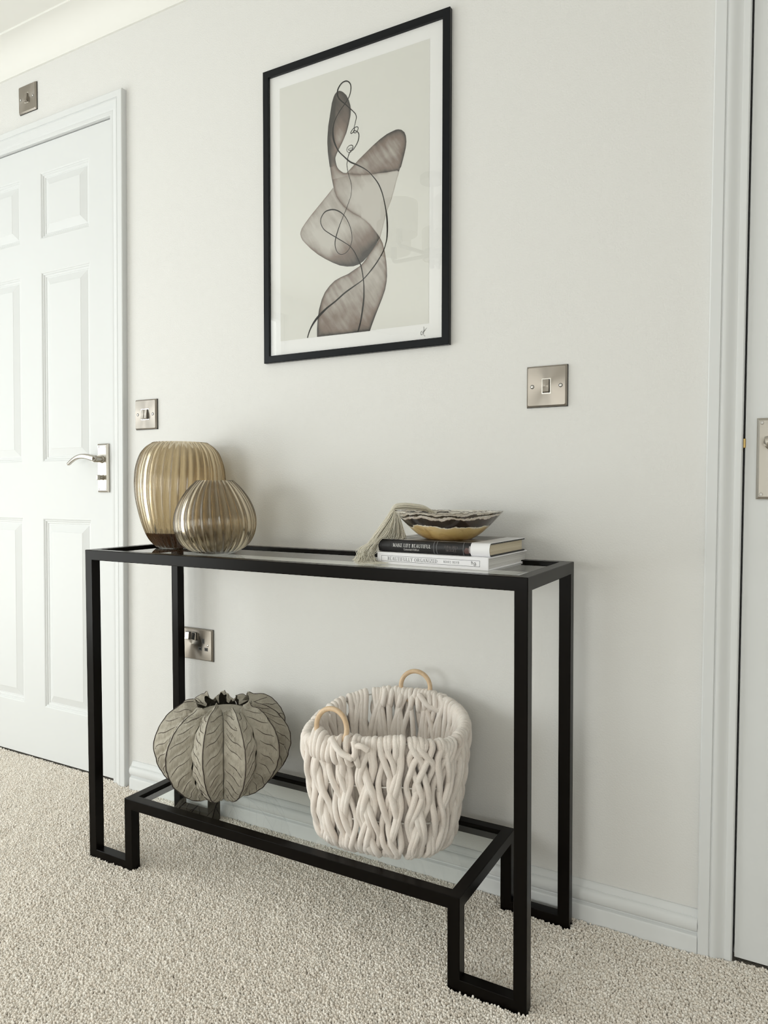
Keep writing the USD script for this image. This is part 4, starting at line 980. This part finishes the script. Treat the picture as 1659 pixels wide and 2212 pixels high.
pic.part('ink_line', ribbon(STROKES['long'], [.9, 1.6, 2.2, 3.2, 1.6, 2.0, 3.0, 2.2, 2.4, 2.0, 2.0, 2.2, 2.4, 2.2, 2.2, 2.4, 2.6, 3.6, 4.0, 3.0], 0, -.0052, 500), 'print_ink')
pic.part('ink_line', ribbon(STROKES['face'], [1.2, 1.3, 1.5, .7, 1.4, 1.3, .6, 1.2, 1.9, 1.4, 1.0, 1.5, 2.0, 1.7, 1.6, 1.8, 1.9, 2.2, 2.8, 4.2], 0, -.00525, 500), 'print_ink')
pic.part('signature', cat(*[ribbon(STROKES[s_], [.5, .7, .4], 0, -.0052, 40) for s_ in ('sig', 'sig2', 'sig3')]), 'print_ink')
pic.part('glazing', slab((FX0+.008, -.0085, FZ0+.008), (FX1-.008, -.0068, FZ1-.008)), 'picture_glass', label='clear picture glass')

# ------------------------------------------------------------------ switches and socket
def face_plate(cx, cz, wd, ht, holes=()):
    """Plate with a chamfered rim, front at y=-.0075."""
    x0, x1, z0, z1 = cx-wd/2, cx+wd/2, cz-ht/2, cz+ht/2; c_ = .0032
    def rr(i, y, r=.003, n_=5):
        out = []
        for (px, pz, a0) in ((x1-i-r, z0+i+r, -90), (x1-i-r, z1-i-r, 0), (x0+i+r, z1-i-r, 90), (x0+i+r, z0+i+r, 180)):
            for q in np.linspace(0, 90, n_): t_ = math.radians(a0+q); out.append((px+r*math.cos(t_), y, pz+r*math.sin(t_)))
        return out
    return rings_to_mesh([rr(0, -.0018), rr(0, -.0040), rr(.0008, -.0050), rr(c_, -.0075), rr(c_+.0003, -.0076)])
def gasket(cx, cz, wd, ht): return slab((cx-wd/2-.0003, -.0019, cz-ht/2-.0008), (cx+wd/2+.0009, 0, cz+ht/2+.0003))
def rocker(cx, cz, wd, ht, ang, y=-.0078):
    v, f = vf(cbox((-wd/2, -.0036, -ht/2), (wd/2, .004, ht/2), .0007)); v = v.copy(); v[:, 1] -= .0012*np.abs(v[:, 2]/ht*2)*(v[:, 1] < 0)
    c_, s_ = math.cos(ang), math.sin(ang); return np.column_stack([cx+v[:, 0], y+c_*v[:, 1]-s_*v[:, 2], cz+s_*v[:, 1]+c_*v[:, 2]]), f
def lathe_y(p, r):
    return place(lathe([(r, 0), (r, .0005), (r*.8, .0011), (r*.3, .0014), (0, .0014)], 18), (p[0], p[1], p[2]), (0, -1, 0))
def light_switch(cx, cz, gangs, ang, label, rot=0.0):
    t = Thing('light_switch', (cx, 0, cz), label, 'light switch')
    t.part('mounting_gasket', gasket(cx, cz, .086, .086), 'black_plastic')
    t.part('face_plate', face_plate(cx, cz, .086, .086), 'brushed_nickel', smooth=20)
    gw = .0118; W_ = gw*gangs+.006
    sr = sbox(cx-W_/2, cz-.0152, cx+W_/2, cz+.0152).buffer(.001).difference(sbox(cx-W_/2+.0012, cz-.0140, cx+W_/2-.0012, cz+.0140))
    t.part('rocker_rim', prism_y(sr, -.0083, -.0070), 'polished_nickel')
    t.part('rocker_recess', slab((cx-W_/2+.0008, -.0080, cz-.0144), (cx+W_/2-.0008, -.0070, cz+.0144)), 'black_plastic')
    for g in range(gangs):
        t.part('rocker', rocker(cx+(g-(gangs-1)/2)*gw*1.02, cz, gw-.0008 if gangs > 1 else .0130, .0262, ang, -.0088), 'brushed_nickel')
    for s_ in (-1, 1):
        p = (cx+s_*.0302, -.0077, cz)
        t.part('screw_well', cyl((p[0], -.0074, p[2]), (p[0], -.00785, p[2]), .0042, 20), 'black_plastic', smooth=30)
        t.part('screw', lathe_y(p, .0031), 'screw_metal', smooth=40)
def lathe_y(p, r):
    return place(lathe([(r, 0), (r, .0005), (r*.8, .0011), (r*.3, .0014), (0, .0014)], 18), (p[0], p[1], p[2]), (0, -1, 0))
light_switch(1.0263, 1.1139, 1, math.radians(-5), 'single brushed steel light switch between the print and right-hand door')
light_switch(-.1533, 1.1124, 2, math.radians(-8), 'double brushed steel light switch beside the left door frame, behind the vases')
light_switch(-.6704, 2.1446, 1, math.radians(-8), 'single brushed steel switch high on the wall above the left door')
so = Thing('wall_socket', (.0200, 0, .4640), 'brushed steel double wall socket low behind the left rear leg of the table', 'wall socket')
sx, sz = .0200, .4640
so.part('mounting_gasket', gasket(sx, sz, .152, .088), 'grey_plastic')
so.part('face_plate', face_plate(sx, sz, .152, .088), 'brushed_nickel', smooth=20)
for s_ in (-1, 1):
    so.part('rocker', rocker(sx+s_*.0125, sz+.022, .0140, .020, math.radians(-9), -.0088), 'polished_nickel')
    so.part('rocker_surround', prism_y(sbox(sx+s_*.0125-.0085, sz+.0105, sx+s_*.0125+.0085, sz+.0335).difference(sbox(sx+s_*.0125-.0073, sz+.0117, sx+s_*.0125+.0073, sz+.0323)), -.0083, -.0074), 'black_plastic')
    cx = sx+s_*.0435
    for (dx, dz, ww, hh) in ((0, .011, .0050, .0092), (-.0110, -.0110, .0078, .0052), (.0110, -.0110, .0078, .0052)):
        so.part('pin_hole', prism_y(sbox(cx+dx-ww/2-.0022, sz+dz-hh/2-.0022, cx+dx+ww/2+.0022, sz+dz+hh/2+.0022), -.0080, -.0072), 'grey_plastic')
        so.part('pin_slot', slab((cx+dx-ww/2, -.0082, sz+dz-hh/2), (cx+dx+ww/2, -.0076, sz+dz+hh/2)), 'black_plastic')
    so.part('screw', lathe_y((sx+s_*.0605, -.0077, sz), .0033), 'screw_metal', smooth=40)

# ------------------------------------------------------------------ ceiling light (seen reflected in the picture glass)
HC = np.array([.046, -1.515]); HZ = 1.958
cl = Thing('ceiling_light', (HC[0], HC[1], ZC), 'five-arm ceiling light with drum shades, seen reflected in the picture glass', 'ceiling light')
cl.part('ceiling_rose', cyl((HC[0], HC[1], ZC), (HC[0], HC[1], ZC-.028), .055, 40, .055, .003), 'pewter', smooth=40)
cl.part('stem', cyl((HC[0], HC[1], ZC-.026), (HC[0], HC[1], HZ+.02), .0065, 16), 'pewter', smooth=40)
cl.part('hub', cyl((HC[0], HC[1], HZ-.022), (HC[0], HC[1], HZ+.024), .036, 32, .036, .002), 'pewter', smooth=40)
cl.part('finial', place(lathe(catmull([(0, 0), (.010, .004), (.012, .018), (.012, .036), (.013, .042)], 16), 20), (HC[0], HC[1], HZ-.062), (0, 0, 1)), 'pewter', smooth=40)
for k in range(5):
    a_ = math.radians(182-67*k*72/67+0); dv = np.array([math.cos(a_), math.sin(a_), 0]); h0 = np.array([HC[0], HC[1], HZ])
    e_ = h0+dv*.200
    am = cl.part('arm', tube(np.array([h0+dv*.02, h0+dv*.10, e_-dv*.006, e_+[0, 0, .004], e_+[0, 0, .02]]), .0085, 10), 'pewter', smooth=True)
    cl.part('lamp_holder', cyl(e_+[0, 0, .015], e_+[0, 0, .075], .0145, 20), 'pewter', smooth=40, parent=am)
    sh = cyl(e_+[0, 0, .045], e_+[0, 0, .180], .080, 48)
    ring_ = lathe([(.080, .045), (.082, .180), (.0808, .180), (.0788, .045), (.080, .045)], 56); v, f = ring_
    cl.part('shade', (v+e_, f), 'lamp_shade_fabric', smooth=40, parent=am)
    cl.part('bulb', place(lathe(catmull([(.011, 0), (.013, .012), (.026, .040), (.024, .060), (.012, .075), (0, .079)], 24), 20), e_+[0, 0, .075], (0, 0, 1)), 'bulb_glass', smooth=True, parent=am)
